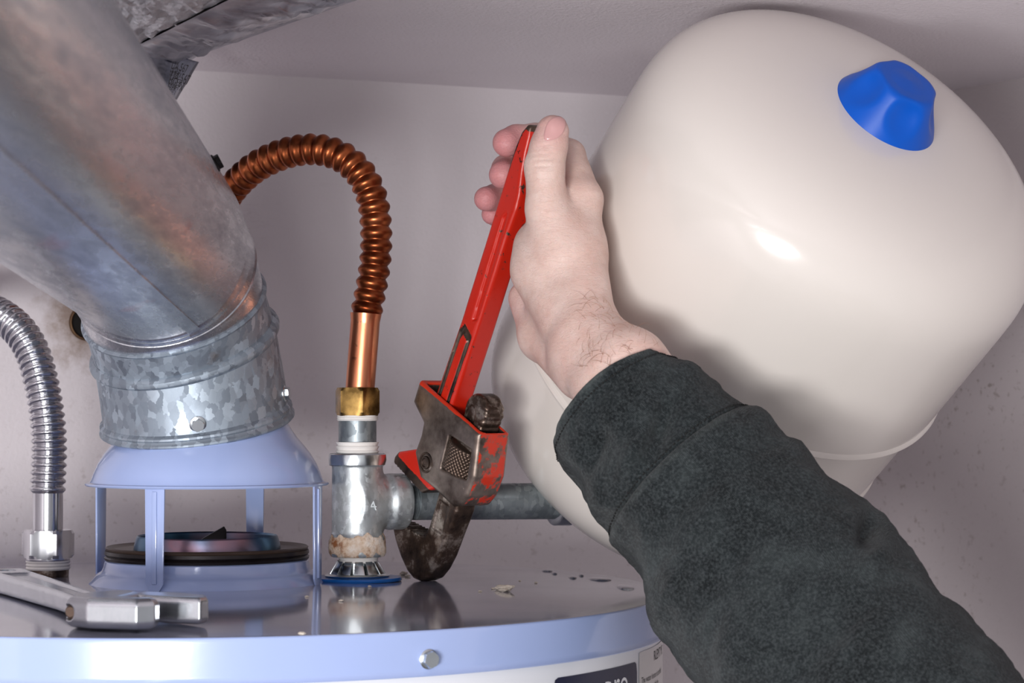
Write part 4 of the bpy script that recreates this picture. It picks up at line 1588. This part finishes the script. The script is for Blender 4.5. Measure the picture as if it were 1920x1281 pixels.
# ------------------------------------------------------------------ foil wrapped duct at the ceiling
zf = EYE + 0.226
e_a, e_b = atz(258, 82, zf), atz(428, -4, zf)
ed = (e_b - e_a).normalized()
fo = thing('foil_wrapped_duct', Vector((e_a.x - 0.1, e_a.y, ZC)), 'crinkled aluminium foil wrapped duct under the ceiling behind the vent pipe', 'duct')
nrm_in = Vector((ed.y, -ed.x, 0))
if nrm_in.x > 0:
    nrm_in = -nrm_in
start = e_a - ed * 0.16
NL, NWd = 110, 80
V, Fc = [], []
Ltot = 0.60
for i in range(NL + 1):
    for j in range(NWd + 1):
        u, v = Ltot * i / NL, 0.30 * j / NWd
        p = start + ed * u + nrm_in * v
        q = Vector((u * 30, v * 75, 1.3))
        z = zf - 0.006 * math.sin(math.pi * v / 0.30) - 0.0060 * (0.3 - abs(noise.noise(q))) - 0.0040 * (0.3 - abs(noise.noise(q * 2.3))) + 0.0016 * noise.noise(q * 5)
        if j in (0,):
            z = zf + 0.0012 * noise.noise(Vector((u * 40, 0, 0)))
        V.append(Vector((p.x, p.y, min(z, ZC - 0.002))))
nb = len(V)
for i in range(NL):
    for j in range(NWd):
        a = i * (NWd + 1) + j
        Fc.append((a, a + 1, a + NWd + 2, a + NWd + 1))
# sides up to the ceiling
for (i0, j0, di, dj, n_) in ((0, 0, 0, 1, NWd), (NL, 0, 0, 1, NWd), (0, NWd, 1, 0, NL)):
    base = len(V)
    for k in range(n_ + 1):
        p = V[(i0 + di * k) * (NWd + 1) + j0 + dj * k]
        V.append(Vector((p.x, p.y, ZC)))
    for k in range(n_):
        a = (i0 + di * k) * (NWd + 1) + j0 + dj * k
        b = (i0 + di * (k + 1)) * (NWd + 1) + j0 + dj * (k + 1)
        Fc.append((a, b, base + k + 1, base + k))
mesh_obj('foil_facing', V, Fc, m_foil, fo, smooth=False)
# tape band from the duct edge up to the ceiling
c_a, c_b = atz(405, 92, ZC - 0.0008), atz(676, -2, ZC - 0.0008)
V, Fc = [], []
NLb, NWb = 110, 26
for i in range(NLb + 1):
    u = -0.10 + 1.9 * i / NLb
    pa2 = e_a.lerp(e_b, u) if 0 <= u else e_a + (e_b - e_a) * u
    pb2 = c_a + (c_b - c_a) * u
    for j in range(NWb + 1):
        v = j / NWb
        p = pa2.lerp(pb2, v)
        bulge = 0.010 * math.sin(math.pi * min(1, v * 1.05))
        q = Vector((u * 9, v * 2.2, 4.0))
        dz = -bulge * 0.7 + (0.0060 * noise.noise(q) + 0.0050 * (0.3 - abs(noise.noise(q * 2.4))) + 0.0016 * noise.noise(q * 6)) * math.sin(math.pi * v)
        if j == 0:
            dz = -0.0012
        V.append(Vector((p.x, p.y, min(p.z + dz, ZC - 0.0004))))
for i in range(NLb):
    for j in range(NWb):
        a = i * (NWb + 1) + j
        Fc.append((a, a + NWb + 1, a + NWb + 2, a + 1))
for i_ in (0, NLb):                               # close both ends against the ceiling
    p = V[i_ * (NWb + 1)]
    V.append(Vector((p.x, p.y, ZC - 0.0004)))
    for j in range(NWb):
        Fc.append((i_ * (NWb + 1) + j, i_ * (NWb + 1) + j + 1, len(V) - 1))
tb_ = mesh_obj('foil_tape_band', V, Fc, m_ftape, fo, sharp=None)
# hanging end of the tape, printed
pl = [at(255, 80, 1.50), at(372, 116, 1.60), at(330, 187, 1.585), at(232, 140, 1.50)]
V, Fc = [], []
NT_ = 18
for i in range(NT_ + 1):
    for j in range(NT_ + 1):
        u, v = i / NT_, j / NT_
        p = pl[0].lerp(pl[1], u).lerp(pl[3].lerp(pl[2], u), v)
        p = p + Vector((0.2, -1, 0.2)) * (0.004 * math.sin(math.pi * u) * math.sin(math.pi * v) + 0.0025 * noise.noise(Vector((u * 3, v * 3, 2))))
        V.append(p)
for i in range(NT_):
    for j in range(NT_):
        a = i * (NT_ + 1) + j
        Fc.append((a, a + NT_ + 1, a + NT_ + 2, a + 1))
tail = mesh_obj('tape_tail', V, Fc, m_ftape, fo, sharp=None)
sm = tail.modifiers.new('thickness', 'SOLIDIFY')
sm.thickness = 0.0006
tail['label'] = 'loose printed end of foil tape'
eu = (pl[1] - pl[0]).normalized()
ev0 = (pl[3] - pl[0])
en = eu.cross(ev0).normalized()
if en.y > 0:
    en = -en
ev = en.cross(eu)
for s, size, px, py in (('UA 567', 0.0105, 305, 146), ('LISTED', 0.0072, 309, 154), ('181B-FX', 0.0072, 309, 162), ('62P4', 0.0068, 319, 170), ('CASE 1', 0.0052, 319, 177), ('UA 567', 0.0085, 272, 112), ('LISTED', 0.0055, 276, 120), ('181B-FX', 0.0055, 280, 128)):
    V, Fc = text_geo(s, size)
    o0 = at(px, py, 1.55)
    k = (pl[0] + en * 0.0075 - o0).dot(en)
    o0 = o0 + en * k
    Mq = basis(o0, eu, ev, en)
    mesh_obj('lettering', [Mq @ v for v in V], Fc, m_ink, tail)

# ------------------------------------------------------------------ hole in the wall with a rusty trim ring
def back_pt(px, py, off=0.0):
    r_ = ray(px, py)
    n_ = Vector((ab.y, -ab.x, 0))
    if n_.y > 0:
        n_ = -n_
    k = (A - Vector((0, 0, EYE))).dot(n_) / r_.dot(n_)
    return Vector((0, 0, EYE)) + r_ * k + n_ * off, n_


p, n_ = back_pt(163, 605, 0.0)
ring = thing('pipe_trim_ring', p, 'small rusty trim ring around a dark pipe hole in the stained wall', 'trim ring')
lathe('ring', [(0.0120, 0.0), (0.0142, 0.0), (0.0145, 0.002), (0.0138, 0.0038), (0.0130, 0.0042), (0.0122, 0.003), (0.0120, 0.0)], p, n_, m_rustring, ring, 40)
lathe('hole', [(0, 0.0006), (0.0122, 0.0006), (0.0122, 0.0)], p, n_, m_hole, ring, 32)

# ------------------------------------------------------------------ water drops and crumbs on the pan
def on_pan(px, py):
    p = atz(px, py, ZP - 0.004)
    for _ in range(4):
        p = atz(px, py, panz(math.hypot(p.x - HX, p.y - HY)))
    return p


WD = ('small dark water drop on the far edge of the heater pan', 'fat oval water drop on the pan next to the jacket sleeve', 'long thin streak of water on the far edge of the pan')
for px, py, a, b, wl in ((1173, 1102, 17, 5.5, 1), (1125, 1087, 22, 3.5, 2), (1026, 1071, 12, 2.5, 0), (1074, 1084, 8, 2.2, 0), (1040, 1076, 6, 2, 0), (1090, 1080, 5, 1.6, 0)):
    p = on_pan(px, py)
    sx = a * p.y / F
    sy = b * p.y / F * p.y / 0.119
    V, Fc = [], []
    N_ = 28
    rings_ = ((1.0, -0.0002), (0.96, 0.0005), (0.8, 0.0010), (0.45, 0.0013))
    sl_ = (panz(0.29) - panz(0.2)) / 0.09
    for k, zz2 in rings_:
        for i in range(N_):
            th = 2 * math.pi * i / N_
            w_ = 1 + 0.12 * noise.noise(Vector((math.cos(th) * 2, math.sin(th) * 2, px)))
            x_, y_ = p.x + sx * k * w_ * math.cos(th), p.y + sy * k * w_ * math.sin(th)
            V.append((x_, y_, panz(math.hypot(x_ - HX, y_ - HY)) + zz2))
    V.append((p.x, p.y, panz(math.hypot(p.x - HX, p.y - HY)) + 0.0014))
    for k in range(3):
        for i in range(N_):
            j = (i + 1) % N_
            Fc.append((k * N_ + i, k * N_ + j, (k + 1) * N_ + j, (k + 1) * N_ + i))
    for i in range(N_):
        Fc.append((3 * N_ + i, 3 * N_ + (i + 1) % N_, 4 * N_))
    tag(mesh_obj('water_drop', V, Fc, m_water, sharp=None), WD[wl], 'water drop', 'water drops on the pan')

rc_ = random.Random(11)
for px, py, sz in ((938, 1107, 0.0030), (950, 1109, 0.0036), (944, 1110, 0.0022), (757, 1078, 0.0022), (764, 1082, 0.0016), (748, 1084, 0.0018), (900, 1110, 0.0010), (925, 1105, 0.0011), (693, 1101, 0.0010), (640, 1128, 0.0012), (566, 1191, 0.0015), (575, 1120, 0.001), (1005, 1094, 0.0009), (975, 1090, 0.0008)):
    p = on_pan(px, py)
    bm = bmesh.new()
    bmesh.ops.create_icosphere(bm, subdivisions=2, radius=1)
    ph = rc_.random() * 50
    for v in bm.verts:
        s_n = 1 + 0.5 * noise.noise(v.co * 1.7 + Vector((ph, 0, 0)))
        v.co = Vector((v.co.x * sz * 1.25 * s_n, v.co.y * sz * s_n, v.co.z * sz * 0.55 * s_n))
    zmin = min(v.co.z for v in bm.verts)
    bm.transform(Matrix.Translation(p - Vector((0, 0, zmin + 0.0001))))
    me = bpy.data.meshes.new('crumb')
    bm.to_mesh(me)
    bm.free()
    me.materials.append(m_crumb)
    ob = bpy.data.objects.new('crumb', me)
    COL.objects.link(ob)
    lab = 'tiny pale speck of scale scattered on the heater pan'
    if sz == 0.0036:
        lab = 'largest pale crumb on the pan in front of the grey pipe'
    elif sz > 0.0020 and px > 900:
        lab = 'pale crumb touching the largest crumb on the heater pan'
    elif 740 < px < 770:
        lab = 'pale crumb on the pan beside the blue plastic washer'
    tag(ob, lab, 'crumb', 'crumbs on the pan')
